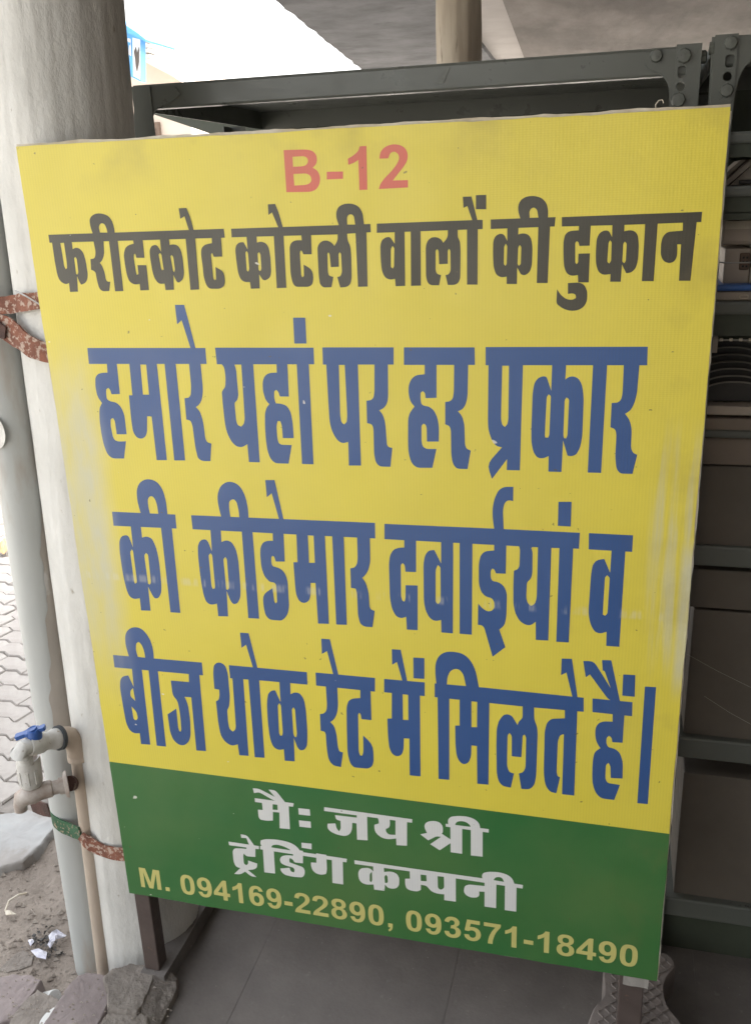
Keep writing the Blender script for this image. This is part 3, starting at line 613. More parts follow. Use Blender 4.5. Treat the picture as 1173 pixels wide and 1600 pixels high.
word(345, 1220, K, ["246,408 788,490 786,512 246,430",
 "262,415 330,425 340,582 272,574", "260,414 246,395 250,374 280,366 340,368 410,380 460,400 490,430 500,454|314,420 322,404 350,400 390,410 430,430 440,442",
 "452,430 514,440 514,518 460,512 452,495 432,484 428,496 430,512 480,530 514,542 526,562 524,590 510,606 450,602 400,590 378,570 372,550 430,545 436,568 458,575 462,560 455,545 400,530 374,515 368,490 382,472 412,466 452,470",
 "596,455 660,465 664,560 658,584 630,590 596,582 572,560 564,532 564,512 598,514", "694,475 762,485 766,650 698,640", "504,388 568,394 568,430 506,420"])
word(540, 1230, K, ["54,458 400,508 870,574 1108,614 1106,636 870,600 400,528 56,482",
 "172,476 238,486 240,532 280,528 318,540 336,570 334,615 318,634 290,638 262,630 246,610 242,650 178,642 174,610 130,612 96,598 80,570 78,530 96,508 140,506 160,515 172,530|150,545 164,530 166,585 160,596 150,590|242,560 252,550 262,560 264,596 256,602 246,600",
 "400,515 688,555 688,718 616,708 616,672 570,668 530,650 508,618 470,612 470,644 450,654 410,650 380,636 372,610 372,574 402,574|468,548 504,552 506,590 470,588|574,558 614,562 616,630 602,642 588,642 576,630",
 "740,640 744,620 770,610 868,620 868,656 834,654 836,680 820,692 780,692 750,675 738,655", "868,585 942,592 940,758 868,748", "996,605 1068,615 1066,780 994,770",
 "864,588 850,560 858,538 890,530 960,532 1015,550 1044,575 1058,616|924,584 934,566 960,562 980,570 990,594"])

GL = {'0': "0.27,0.719 0.18,0.705 0.10,0.645 0.055,0.53 0.042,0.355 0.055,0.18 0.10,0.06 0.18,0.002 0.277,-0.012 0.37,0.002 0.45,0.06 0.495,0.18 0.51,0.355 0.495,0.53 0.45,0.645 0.37,0.705|0.275,0.605 0.225,0.585 0.195,0.52 0.182,0.355 0.195,0.19 0.225,0.12 0.277,0.10 0.325,0.12 0.357,0.19 0.37,0.355 0.357,0.52 0.325,0.585",
 '1': ".394,0 .256,0 .256,.517 .175,.457 .079,.413 .079,.538 .14,.565 .2,.605 .25,.655 .282,.719 .394,.719",
 '2': ".506,.127 .506,0 .025,0 .035,.06 .06,.12 .12,.195 .23,.295 .315,.385 .355,.445 .37,.505 .355,.565 .32,.598 .27,.61 .215,.598 .18,.56 .168,.498 .03,.512 .05,.61 .105,.675 .18,.71 .275,.719 .375,.705 .455,.655 .5,.585 .508,.515 .495,.44 .45,.365 .37,.285 .26,.19 .215,.127",
 '3': ".037,.19 .17,.206 .19,.14 .225,.11 .262,.1 .32,.115 .355,.155 .37,.215 .358,.27 .325,.308 .28,.32 .215,.31 .23,.42 .285,.43 .325,.46 .337,.51 .325,.56 .3,.59 .258,.6 .215,.587 .185,.555 .172,.505 .045,.527 .065,.6 .11,.665 .175,.705 .265,.719 .36,.705 .43,.655 .47,.59 .475,.535 .46,.47 .42,.42 .368,.385 .43,.365 .48,.32 .508,.26 .512,.2 .495,.12 .44,.05 .36,.005 .262,-.012 .17,.002 .1,.045 .055,.11",
 '4': ".312,0 .312,.147 .012,.147 .012,.268 .33,.719 .448,.719 .448,.268 .539,.268 .539,.147 .448,.147 .448,0|.312,.268 .312,.51 .15,.268",
 '5': ".045,.188 .18,.202 .195,.15 .23,.112 .275,.1 .33,.115 .37,.16 .385,.235 .372,.305 .335,.345 .278,.36 .215,.345 .17,.31 .06,.326 .128,.707 .487,.707 .487,.58 .23,.58 .21,.46 .25,.475 .32,.478 .4,.46 .47,.4 .51,.32 .52,.24 .51,.16 .47,.085 .4,.02 .33,-.005 .27,-.012 .18,.002 .11,.045 .065,.1",
 '6': ".5,.541 .365,.525 .355,.57 .325,.602 .285,.61 .23,.59 .195,.53 .175,.43 .215,.46 .26,.475 .31,.478 .4,.455 .47,.395 .508,.315 .512,.235 .5,.14 .44,.05 .36,.002 .28,-.012 .18,.005 .1,.07 .055,.17 .04,.3 .042,.4 .055,.52 .105,.63 .18,.695 .29,.719 .38,.705 .45,.645|.19,.235 .2,.165 .235,.115 .282,.1 .33,.115 .362,.16 .37,.225 .36,.3 .325,.345 .28,.36 .235,.345 .2,.3",
 '7': ".043,.58 .043,.707 .513,.707 .513,.607 .44,.51 .37,.38 .325,.25 .295,.12 .29,0 .155,0 .165,.12 .2,.27 .26,.42 .36,.58",
 '8': ".276,.719 .17,.702 .1,.655 .062,.59 .06,.52 .075,.46 .11,.415 .165,.385 .1,.35 .055,.295 .038,.22 .045,.13 .09,.055 .17,.005 .276,-.012 .38,.003 .46,.055 .51,.13 .517,.21 .5,.29 .455,.35 .39,.385 .445,.415 .48,.46 .495,.525 .49,.59 .45,.655 .385,.702|.276,.615 .22,.6 .19,.56 .19,.49 .22,.45 .276,.435 .335,.45 .365,.49 .365,.56 .335,.6|.278,.335 .22,.32 .18,.27 .175,.2 .2,.13 .24,.1 .278,.092 .335,.11 .37,.15 .382,.215 .365,.28 .335,.32",
 '-': ".038,.19 .297,.19 .297,.33 .038,.33", ',': ".07,.14 .205,.14 .205,.03 .19,-.05 .155,-.11 .095,-.15 .065,-.095 .11,-.06 .135,0 .07,0", '.': ".07,0 .205,0 .205,.14 .07,.14",
 'M': ".073,0 .073,.716 .285,.716 .415,.23 .545,.716 .76,.716 .76,0 .626,0 .626,.564 .484,0 .345,0 .205,.564 .205,0"}
ADV = {'M': .833, '.': .278, ',': .278, '-': .333, ' ': .278}
pl = W(221, 1386, Y=0); pr = W(995, 1512.5, Y=0); ph = W(218.5, 1356, Y=0)
txt = "M. 094169-22890, 093571-18490"
tot = sum(ADV.get(c_, .556) for c_ in txt) - 0.073 - 0.046
em = (pr.x - pl.x) / tot; eh = (ph.z - pl.z) / 0.716
print('em', em, eh)
for part in ("M.", " 094169-22890,", " 093571-18490"):
    g = G()
    if part[0] == 'M': x = -0.073
    for ch in part:
        if ch != ' ':
            loops = []
            q = GL.get(ch, '')
            if ch == '9':
                q = '|'.join(' '.join('%f,%f' % (0.552 - float(a.split(',')[0]), 0.707 - float(a.split(',')[1])) for a in l.split()) for l in GL['6'].split('|'))
            for l in q.split('|'):
                pts = [tuple(float(t_) for t_ in a.split(',')) for a in l.split()]
                zz0 = pl.z + (pr.z - pl.z) * (x + .3) / tot
                loops.append([Vector((pl.x + (x + a) * em, -0.00012, zz0 + b * eh)) for a, b in rnd(pts)])
            tris = tessellate_polygon(loops); g.add([p for l in loops for p in l], [tuple(t_) for t_ in tris])
        x += ADV.get(ch, .556)
    o = g.mk('lettering', M_pale, sign); o['label'] = 'pale yellow phone number ' + part.strip(' ,')

# ------------------------------------------------------------------ slotted racks
YR = 0.29; D = 0.38
def prect(u0, v0, u1, v1, Y): return [W(u0, v0, Y=Y), W(u1, v1, Y=Y)]
def circle(c, r, n=18, y=None): return [Vector((c.x + r * math.cos(2 * math.pi * k / n), c.y if y is None else y, c.z + r * math.sin(2 * math.pi * k / n))) for k in range(n)]
def slot(c, w_, h_, n=6):
    o = []
    for cx_, cz, a0 in ((w_, h_, 0), (-w_, h_, 90), (-w_, -h_, 180), (w_, -h_, 270)):
        for k in range(n + 1):
            a = math.radians(a0 + 90 * k / n); r = min(abs(w_), abs(h_)) * 0.75
            o.append(Vector((c.x + cx_ - math.copysign(r, cx_) + r * math.cos(a), c.y, c.z + cz - math.copysign(r, cz) + r * math.sin(a))))
    return o
def bolt(parent, c, r=0.0098):
    g = G().lathe([(r * 1.0, 0), (r, 0.0045), (r * 0.86, 0.0062), (0.0001, 0.0066)], c, (0, -1, 0), 8); return g.mk('bolt', M_bolt, parent)
def shelf(parent, x0, x1, zt, depth=D, cut=0.0, flange=0.036, y=YR):
    g = G(); t = 0.0012
    g.plate([[Vector((x0, y, zt)), Vector((x1, y, zt)), Vector((x1, y + depth, zt)), Vector((x0 + cut, y + depth, zt))]], (0, 0, -t))
    # front flange with a rounded fold and a lip
    prof = [(0.004, 0.0), (0.001, -0.001), (0.0, -0.004), (0.0, -flange + 0.003), (0.001, -flange), (0.014, -flange - 0.0005), (0.014, -flange + 0.0012), (0.0025, -flange + 0.0015), (0.0015, -flange + 0.004), (0.0015, -0.004), (0.004, -0.002)]
    n = len(prof)
    g.add([(x0, y - 0.002 + a, zt + b) for a, b in prof] + [(x1, y - 0.002 + a, zt + b) for a, b in prof], [(i, (i + 1) % n, n + (i + 1) % n, n + i) for i in range(n)] + [tuple(range(n)), tuple(range(2 * n - 1, n - 1, -1))])
    g.box((x0 + cut, y + depth - 0.0015, zt - flange), (x1, y + depth, zt - t)); g.box((x1 - 0.0015, y + 0.016, zt - flange), (x1, y + depth - 0.002, zt - t - 0.0002))
    if cut < 0.001: g.box((x0, y + 0.016, zt - flange), (x0 + 0.0015, y + depth - 0.002, zt - t - 0.0002))
    return g.mk('shelf', M_rack, parent)
def post(parent, x0, x1, z0, z1, y, holes, side_x, sdir=1, w=0.036):
    g = G(); hs_ = [h for h in holes]
    g.plate([[Vector((x0, y, z0)), Vector((x1, y, z0)), Vector((x1, y, z1)), Vector((x0, y, z1))]] + hs_, (0, 0.0018 * sdir, 0))
    g.box((side_x - 0.0009, y + 0.0019 * sdir, z0), (side_x + 0.0009, y + w * sdir, z1 - 0.001))
    return g.mk('post', M_rack, parent)
# left rack, its top seen over the board
zt = W(600, 105, Y=YR).z
a_l = W(208, 140, Y=YR); a_r = W(237, 140, Y=YR); b_l = W(1051, 120, Y=YR - .006); b_r = W(1093, 120, Y=YR - .006)
rk = thing('shelving_rack', 'grey green slotted steel rack directly behind the yellow sign', 'rack', (0.47, YR + D / 2, ZF))
shelf(rk, a_l.x + 0.001, b_r.x - 0.004, zt, depth=0.56)
yb_ = YR + 0.575
bs = [(212, 140), (216, 160), (241, 178.5), (300, 198.5), (345, 214), (420, 245), (1106, 215), (1106, 80)]
G().plate([[W(u, v, Y=yb_) for u, v in bs]], (0, 0.0015, 0)).mk('back_sheet', M_rackd, rk)
bs = [(500, 176), (573, 171), (800, 158), (1043, 146), (1100, 142), (1100, 230), (500, 230)]
G().plate([[W(u, v, Y=yb_ - .012) for u, v in bs]], (0, 0.0015, 0)).mk('back_sheet', M_rackm, rk)
for zz_ in (0.95, 0.45, -0.10): shelf(rk, a_l.x + 0.001, b_r.x - 0.004, zz_)
post(rk, a_l.x, a_r.x, ZF, zt - 0.002, YR - 0.005, [], a_l.x + 0.001)
post(rk, a_l.x, a_r.x, ZF, zt - 0.04, YR + D + 0.004, [], a_l.x + 0.001, -1)
bc = [W(1068, 87, Y=YR - .007), W(1059, 156, Y=YR - .007)]
h1 = W(1064.6, 112, Y=YR - .006); h2 = W(1063, 134.6, Y=YR - .006)
post(rk, b_l.x + 0.002, b_r.x, ZF, zt + 0.0015, YR - 0.009, [slot(Vector((h1.x, YR - .009, h1.z)), 0.0052, 0.0075), circle(Vector((h2.x, YR - .009, h2.z)), 0.0058)], b_r.x - 0.001)
post(rk, b_l.x, b_r.x, ZF, zt - 0.04, YR + D + 0.004, [], b_r.x - 0.001, -1)
for c in bc: bolt(rk, Vector((c.x, YR - 0.009, c.z)))
def gusset(parent, pts, y, th=0.0022, holes=()):
    P = [W(u, v, Y=y) for u, v in pts]; P = rnd([(p.x, p.z) for p in P], 75, 3)
    return G().plate([[Vector((p[0], y, p[1])) for p in P]] + [[Vector((q.x, y, q.z)) for q in h] for h in holes], (0, th, 0)).mk('gusset_plate', M_rack, parent)
gusset(rk, [(1093, 73.5), (1030, 77), (1016, 79), (1009, 87), (1007, 95), (1010, 104), (1018, 110), (1028, 113), (1036, 119), (1042, 128), (1045, 138), (1046, 152), (1045.5, 180), (1090, 180)], YR - 0.0062, holes=[slot(Vector((h1.x, YR - .009, h1.z)), 0.0052, 0.0075), circle(Vector((h2.x, YR - .009, h2.z)), 0.0058)])
cb_ = W(1025, 87, Y=YR - 0.0064); bolt(rk, Vector((cb_.x, YR - 0.0064, cb_.z)), 0.0085)
gusset(rk, [(209, 138), (272, 133), (282, 146), (270, 158), (250, 166), (241, 174), (238, 184), (236, 200), (236, 230), (209, 230)], YR - 0.0035)
# a bright pin hole and a tape strip on the top flange
pt = W(703, 103, Y=YR - .0035); tp_ = [W(697, 104.5, Y=YR - .0032), W(703, 104, Y=YR - .0032), W(693, 129, Y=YR - .0032), W(678, 130.5, Y=YR - .0032)]
G().plate([tp_], (0, 0.0006, 0)).mk('tape', M_bolt, rk)
# side bolts between the racks
for (u, v) in ((1099, 88),):
    c = W(u, v, Y=YR + .004); G().lathe([(0.0085, 0), (0.0085, 0.006), (0.006, 0.008), (0.0001, 0.008)], Vector((b_r.x, YR + .006, c.z)), (1, 0, 0), 8).mk('bolt', M_bolt, rk)

# right rack
YQ = YR - 0.002
c_l = W(1112, 112, Y=YQ); c_r = W(1148, 112, Y=YQ); zq = W(1160, 55, Y=YQ).z; xe = c_r.x + 0.86
rq = thing('shelving_rack', 'grey green slotted steel rack to the right of the sign, loaded with goods', 'rack', (1.36, YR + D / 2, ZF))
h1 = W(1138.7, 96, Y=YQ); h2 = W(1135, 120, Y=YQ)
post(rq, c_l.x, c_r.x, ZF, zq + 0.002, YQ - 0.010, [slot(Vector((h1.x, YQ - .010, h1.z)), 0.0058, 0.0078), circle(Vector((h2.x, YQ - .010, h2.z)), 0.0060)], c_l.x + 0.001)
post(rq, c_l.x, c_r.x, ZF, zq - 0.04, YR + D + 0.004, [], c_l.x + 0.001, -1)
post(rq, xe - 0.036, xe, ZF, zq, YQ - 0.010, [], xe - .001); post(rq, xe - .036, xe, ZF, zq - 0.04, YR + D + .004, [], xe - .001, -1)
for u, v in ((1140, 68.5), (1133.5, 142)):
    c = W(u, v, Y=YQ); bolt(rq, Vector((c.x, YQ - 0.010, c.z)), 0.0088)
gusset(rq, [(1112, 57), (1186, 52), (1196, 64), (1190, 82), (1172, 94), (1160, 108), (1153, 124), (1148, 145), (1144, 185), (1105, 185)], YQ - 0.0072, holes=[slot(Vector((h1.x, YQ - .010, h1.z)), 0.0058, 0.0078), circle(Vector((h2.x, YQ - .010, h2.z)), 0.0060)])
c = W(1108, 76, Y=YQ); G().lathe([(0.008, 0), (0.008, 0.006), (0.0001, 0.0065)], Vector((c_l.x - 0.0002, YQ - .004, c.z)), (-1, 0, 0), 8).mk('bolt', M_bolt, rq)
def zq_(v): return W(1150, v, Y=YR).z
shelf(rq, c_l.x + .002, xe, zq)
SH_ = [(205, 0.015), (290, 0.014), (471, 0.018), (672, 0.012), (855, 0.034), (1160, 0.040), (1417, 0.040)]
for v, f_ in SH_:
    shelf(rq, c_l.x + .002, xe, zq_(v), flange=f_)
for v0, v1 in ((223, 245), (306, 331), (332.5, 343), (491, 525)):
    G().box((c_l.x + .002, YR + .004, zq_(v1)), (xe, YR + .010, zq_(v0) - .0005)).mk('rail', M_rackd, rq)
G().box((c_l.x + .002, YR + 0.012, ZF + .001), (xe, YR + 0.016, zq_(1450) - 0.002)).mk('under_shelf_shade', M_rackd, rq)  # dark sheet standing in for the shade under the bottom shelf
G().box((c_l.x + .002, YR + D + 0.006, ZF + .05), (xe, YR + D + 0.008, zq - 0.002)).mk('interior_shade_sheet', M_rackd, rq)  # added dark sheet that keeps the shelf interiors dark
# hanging wire between the racks
q0 = W(1108, 92, Y=YR + .02); q1 = W(1096, 130, Y=YR + .02); q2 = W(1090, 140, Y=YR + .02)
w_ = G().tube([q0, q0.lerp(q1, .5) + Vector((.002, 0, 0)), q1, q2, W(1088, 152, Y=YR + .02)], 0.0012, 6).mk('wire', M_wire); tag(w_, 'short bent wire dangling in the gap between the two racks', 'wire')

# ------------------------------------------------------------------ goods on the right rack
def goods(u, v0, v1, X1, y0, y1, name, label, cat, m, bev=0.003, base=None):
    p = W(u, v1, Y=y0); q = W(u, v0, Y=y0)
    g = G().box((p.x, y0, p.z), (X1, y1, q.z), bev); o = g.mk(name, m); tag(o, label, cat); return o
X0 = c_r.x
y_ = YR + 0.03
# between 245 and 290
t = thing('plastic_crate', 'upturned beige plastic crate on the shelf above eye level', 'crate', Vector((1.10, y_ + .1, zq_(290))))
sx = lambda u: W(u, 275, Y=y_).x
crt = G().plate([[Vector((sx(1143), y_ + .02, zq_(289))), Vector((1.3, y_ + .02, zq_(289))), Vector((1.3, y_ + .02, zq_(247))), Vector((sx(1182), y_ + .02, zq_(252)))]], (0, .16, 0))
crt.mk('body', M_cream, t)
G().box((sx(1157), y_ + .012, zq_(288)), (sx(1180), y_ + .0185, zq_(281)), .001).mk('handle', M_pan, t)
for k, (x0, w2, col, lab) in enumerate([(sx(1147), .010, M_cream, 'first thin cream slat leaning in a row beside the upturned crate'), (sx(1155), .005, M_carton, 'middle brown slat leaning in a row beside the upturned crate'), (sx(1162), .010, M_cream, 'widest cream slat leaning in a row beside the upturned crate')]):
    g = G().plate([[Vector((x0 - .030, y_ + .01, zq_(289))), Vector((x0 - .030 + w2, y_ + .01, zq_(289))), Vector((x0 + .008 + w2, y_ + .01, zq_(249))), Vector((x0 + .008, y_ + .01, zq_(249)))]], (0, .09, 0)); tag(g.mk('slat', col), lab, 'slat', 'slats leaning on the upper shelf')
# 343..471
p = W(1122, 400, Y=y_)
t = thing('storage_container', 'beige container with gridded panel hanging under the upper shelf', 'container', (1.1, y_ + .1, zq_(385)))
G().box((p.x, y_, zq_(385)), (1.25, y_ + .2, zq_(345)), .006).mk('body', M_cream, t)
lb = G()
lb.box((p.x + .006, y_ - .0008, zq_(359)), (p.x + .046, y_ + .0005, zq_(346)))
for i in range(6):
    for j in range(2):
        x = p.x + .009 + i * .006; z = zq_(357.5) + j * .0052; lb.box((x, y_ - .0020, z), (x + .0048, y_ - .0009, z + .0042))
lb.mk('grid_panel', M_hem, t)
t = thing('cabinet', 'white upright case with a brown socket plate on the middle shelf', 'case', (1.0, y_ + .1, zq_(444)))
a = W(1128, 444, Y=y_); b = W(1160, 388, Y=y_)
G().box((a.x, y_, a.z), (a.x + .036, y_ + .15, b.z), .002).mk('body', M_cream, t)
pl_ = G().box((a.x + .021, y_ - .003, zq_(424)), (a.x + .035, y_ - .0002, zq_(397)), .002).mk('plate', M_brownpl, t)
gg = G()
for i in range(2):
    for j in range(3):
        x = a.x + .0245 + i * .005; z = zq_(420) + j * .0062; gg.box((x, y_ - .0045, z), (x + .0028, y_ - .0032, z + .003))
gg.mk('socket', M_pan, pl_)
G().box((a.x + .0375, y_ - .001, a.z), (a.x + .0405, y_ + .15, b.z + .002), .001).mk('side_strip', M_hem, t)
g = G().box((a.x + .052, y_, a.z), (a.x + .12, y_ + .15, b.z), .002); tag(g.mk('case', M_cream), 'second white case beside the one with the socket plate', 'case')
wv = W(1119, 410, Y=YR - .004); G_ = G().tube([Vector((c_l.x + .01, YR - .012, wv.z + .003)), Vector((c_r.x + .01, YR - .012, wv.z)), Vector((1.3, YR - .006, wv.z - .001))], .0011, 6); tag(G_.mk('wire', M_wire), 'thin straight wire stretched across the middle shelf opening', 'wire')
t = thing('drawer_box', 'cream drawer box with a bright blue lid on the middle shelf', 'box', (1.1, y_, zq_(471)))
a = W(1114, 471, Y=YR + .006)
G().box((c_r.x - .012, YR + .008, a.z + .001), (1.40, y_ + .25, zq_(456)), .002).mk('drawer', M_cream, t)
G().box((c_r.x - .012, YR + .002, zq_(455)), (1.40, y_ + .26, zq_(445)), .004).mk('lid', M_bluelid, t)
hx = W(1155, 463, Y=YR + .007); hd = G().plate([rnd_ for rnd_ in [slot(Vector((hx.x + .006, YR + .0075, hx.z)), .0065, .0030), slot(Vector((hx.x + .006, YR + .0075, hx.z)), .0048, .0017)]], (0, -.003, 0)).mk('handle', M_hem, t)
# 525..633 leaning black pans
zb = zq_(633) + .001
for k in range(7):
    ztop = zq_(531 + 11.2 * k); yk = YR + .12 - k * .016
    zt_ = CAM.z + (ztop - CAM.z) * (yk - CAM.y) / (YR - CAM.y); zt_ = max(zt_, zb + .03)
    zt_ = zb + (zt_ - zb); R0 = .24; cxk = W(1153, 580, Y=YR).x; hh = zt_ - zb
    hw = .056; P_ = []
    for j in range(41):
        a_ = -1 + 2 * j / 40; P_.append(Vector((cxk + hw * a_, yk, zb + hh - .020 * abs(a_) ** 2.6)))
    lab = ['rearmost and highest of the black curved trays', 'second black curved tray from the back', 'third black curved tray from the back', 'middle black curved tray of the row of seven', 'third black curved tray from the front', 'second black curved tray from the front', 'front and lowest of the black curved trays'][k]
    o = G().plate([P_ + [Vector((cxk + hw, yk, zb)), Vector((cxk - hw, yk, zb))]], (0, .004, 0)).mk('tray', M_pan); tag(o, lab, 'tray', 'black curved trays standing in a row on the rack')
    G().tube([p + Vector((0, -.001, 0)) for p in P_], .0013, 8).mk('rim', M_rim, o)
ch = thing('chain', 'light metal chain lying along the shelf behind the pans', 'chain', (1.1, YR + .02, zq_(533)))
p = W(1124, 529, Y=YR + .01)
for k in range(9):
    G().box((p.x + k * .0135, YR + .008, p.z - .0035), (p.x + .005 + k * .0135, YR + .011, p.z + .001), .0008).mk('link', M_hem, ch)
G().box((p.x - .002, YR + .009, p.z - .0022), (1.2, YR + .010, p.z - .0012)).mk('wire', M_wire, ch)
goods(1098, 526, 551, W(1121, 540, Y=YR + .012).x, YR + .012, YR + .06, 'carton', 'small white carton corner behind the rack post above the pans', 'carton', M_cream, .001)
# flat bars 633..671
goods(1092, 634, 648, 1.45, YR - .002, YR + .30, 'flat_carton', 'upper long beige flat carton under the leaning pans', 'carton', M_cream, .002).location.z += 0
goods(1090, 653, 671, 1.45, YR - .006, YR + .30, 'flat_carton', 'lower long beige brown flat carton under the leaning pans', 'carton', M_carton, .002)
goods(1086, 683, 725, 1.46, YR + .006, YR + .32, 'carton', 'shallow brown carton filling the shelf below the flat cartons', 'carton', M_carton, .002)
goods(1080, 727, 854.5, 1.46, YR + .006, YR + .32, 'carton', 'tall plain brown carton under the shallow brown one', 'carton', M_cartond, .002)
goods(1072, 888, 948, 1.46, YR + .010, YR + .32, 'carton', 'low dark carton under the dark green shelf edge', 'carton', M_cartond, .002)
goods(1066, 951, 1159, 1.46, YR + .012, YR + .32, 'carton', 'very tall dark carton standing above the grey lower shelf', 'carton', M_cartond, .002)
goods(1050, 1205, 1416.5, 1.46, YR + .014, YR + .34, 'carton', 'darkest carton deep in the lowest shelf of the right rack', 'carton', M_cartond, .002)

# ------------------------------------------------------------------ pipes and taps at the column
p0 = W(40, 800, Y=.10); p1 = W(134, 1412, Y=.10)
d_ = (p1 - p0); pa = p0 - d_ * ((p0.z - 2.3) / d_.z * 1.0) ; pa = p0 + d_ * ((2.3 - p0.z) / d_.z); pb = p0 + d_ * ((-0.33 - p0.z) / d_.z)
pipe = thing('drain_pipe', 'thick grey plastic drain pipe standing left of the whitewashed column', 'pipe', pb)
vs_, fs_ = column(pb, pa, 0.0375, 90, 40, 0.0006)
mk('pipe', vs_, fs_, M_pvc, pipe, smooth=True)
q = p0 + d_ * ((W(0, 675, Y=.06).z - p0.z) / d_.z)
G().lathe([(0.0001, 0), (.030, .0), (.030, .0006), (.0001, .0008)], q + Vector((-.011, -.0362, .0)) , Vector((-.28, -1, 0)), 28).mk('patch', M_tap, pipe)
g = G(); z0_, z1_ = W(100, 1150, Y=.1).z, W(60, 715, Y=.1).z; rows = 90
vs = []; fs = []
for j in range(rows + 1):
    t = j / rows; z = z0_ + (z1_ - z0_) * t; c = p0 + d_ * ((z - p0.z) / d_.z)
    nn_ = noise.noise(Vector((0, 3, z * 9))) * 16 + noise.noise(Vector((0, 7, z * 40))) * 7
    th0 = math.radians(-84 + 78 * t ** .8 + nn_); th1 = math.radians(48)
    for k in range(13):
        th = th0 + (th1 - th0) * k / 12; vs.append(c + Vector((math.cos(th), math.sin(th), 0)) * (.0379 + .0006))
for j in range(rows):
    for k in range(12): fs.append((j * 13 + k, j * 13 + k + 1, j * 13 + k + 14, j * 13 + k + 13))
mk('cement_smear', vs, fs, M_smear, pipe, smooth=True)
YPW = 0.055
w0 = W(156, 1462, Y=YPW); w1 = W(121, 1172, Y=YPW); dw = (w1 - w0)
wb = w0 + dw * ((-0.33 - w0.z) / dw.z)
wp_ = thing('water_pipe', 'thin cream water pipe with an elbow between grey pipe and column', 'pipe', wb)
G().tube([wb, w1], 0.0135, 24).mk('pipe', M_beige, wp_, smooth=True, auto=50)
e0 = w1 + Vector((0, 0, -.012)); e1 = W(119, 1150, Y=YPW); e2 = W(93, 1153, Y=YPW - .035)
el = []
ctr = e1
for k in range(9):
    t_ = k / 8; el.append((e0 * (1 - t_) ** 2 + (ctr + Vector((0.002, 0, .006))) * 2 * t_ * (1 - t_) + e2 * t_ * t_))
G().tube(el, [.0185, .0188] + [.0182] * 5 + [.0178, .018], 28).mk('elbow', M_beige, wp_, smooth=True, auto=50)
cz_ = e0; G().lathe([(.0135, 0), (.0192, .000), (.0192, .010), (.0180, .012)], e0 + Vector((0, 0, -.006)), (0, 0, 1), 28).mk('collar', M_beige, wp_, smooth=True, auto=40)
dirn = (W(60, 1162, Y=YPW - .072) - e2).normalized()
G().lathe([(.0001, -.002), (.0215, -.002), (.0215, .004), (.0001, .004)], e2, dirn, 28).mk('gasket', M_rubber, wp_, smooth=True, auto=40)
tap = thing('ball_valve', 'white plastic ball valve with a blue lever handle', 'tap', e2 + dirn * .03 + Vector((0, 0, -.06)))
G().lathe([(.0001, .0042), (.0175, .0042), (.0182, .012), (.0172, .014), (.0150, .022), (.0150, .030), (.0175, .036), (.0180, .052), (.0160, .060), (.0001, .060)], e2, dirn, 32).mk('valve_body', M_tap, tap, smooth=True, auto=35)
vb = e2 + dirn * .046
G().lathe([(.0001, .010), (.0125, .012), (.0125, .026), (.0105, .029), (.0001, .029)], vb, (0.03, 0, 1), 24).mk('stem', M_tapblue, tap, smooth=True, auto=35)
hd0 = W(26, 1158, Y=YPW - .085); hd1 = W(70, 1140, Y=YPW - .065); hc = vb + Vector((0, 0, .022)); hv = (hd1 - hd0); hv.z *= .8; hv = hv.normalized(); sv = hv.cross(Vector((0, 0, 1))).normalized(); uv = sv.cross(hv)
g = G()
prof = [(-.030, .0050), (-.028, .0068), (-.014, .0060), (-.009, .0090), (.0, .0112), (.008, .0090), (.011, .0055), (.019, .0065), (.021, .0045)]
L_ = [hc + hv * a + sv * b for a, b in prof] + [hc + hv * a - sv * b for a, b in reversed(prof)]
g.plate([L_], uv * .0065); hnd = g.mk('lever', M_tapblue, tap)
G().lathe([(.0085, 0), (.0085, .0025), (.0065, .0025), (.0065, .0015), (.0001, .0015)], hc + uv * .0067, uv, 24).mk('cap', M_tapblue, hnd, smooth=True, auto=35)
s0 = e2 + dirn * .060; s3 = W(41, 1192, Y=YPW - .085)
G().tube([s0, s0 + dirn * .010 + Vector((0, 0, -.001)), s0 + dirn * .020 + Vector((0, 0, -.008)), s3 + Vector((.001, 0, .022)), s3], [.0140, .0138, .0130, .0120, .0118], 24).mk('outlet_elbow', M_tap, tap, smooth=True, auto=50)
G().lathe([(.0126, 0), (.0130, .0045), (.0122, .005)], s3 + Vector((0, 0, .006)), (0, 0, 1), 24).mk('ring', M_tap, tap, smooth=True)
tp2 = thing('bib_tap', 'stained white plastic bib tap under the ball valve', 'tap', W(60, 1270, Y=YPW - .07))
cy = W(46, 1203, Y=YPW - .072)
G().lathe([(.0160, .022), (.0164, .0245), (.0182, .0245), (.0198, .019), (.0202, .010), (.0198, -.022), (.0175, -.030), (.0001, -.032)], cy, (0.05, 0, 1), 36).mk('socket_cup', M_tap, tp2, smooth=True, auto=30)
G().lathe([(.0160, .022), (.0156, .008), (.0001, .006)], cy, (0.05, 0, 1), 36).mk('cup_lining', M_tapd, tp2, smooth=True)
for k in range(6):
    a = -2.6 + k * 0.75; rb = G().box((-.003, -.0012, -.020), (.003, .0012, .006), .0008); Mx = Matrix.Translation(cy) @ Matrix.Rotation(a, 4, 'Z') @ Matrix.Translation((0, -.0200, 0)); rb.v = [Mx @ v for v in rb.v]; rb.mk('grip_rib', M_tap, tp2)
b0 = W(96, 1228, Y=YPW - .045); b1 = W(50, 1240, Y=YPW - .075); b2 = W(34, 1248, Y=YPW - .080); b3 = W(33, 1266, Y=YPW - .080)
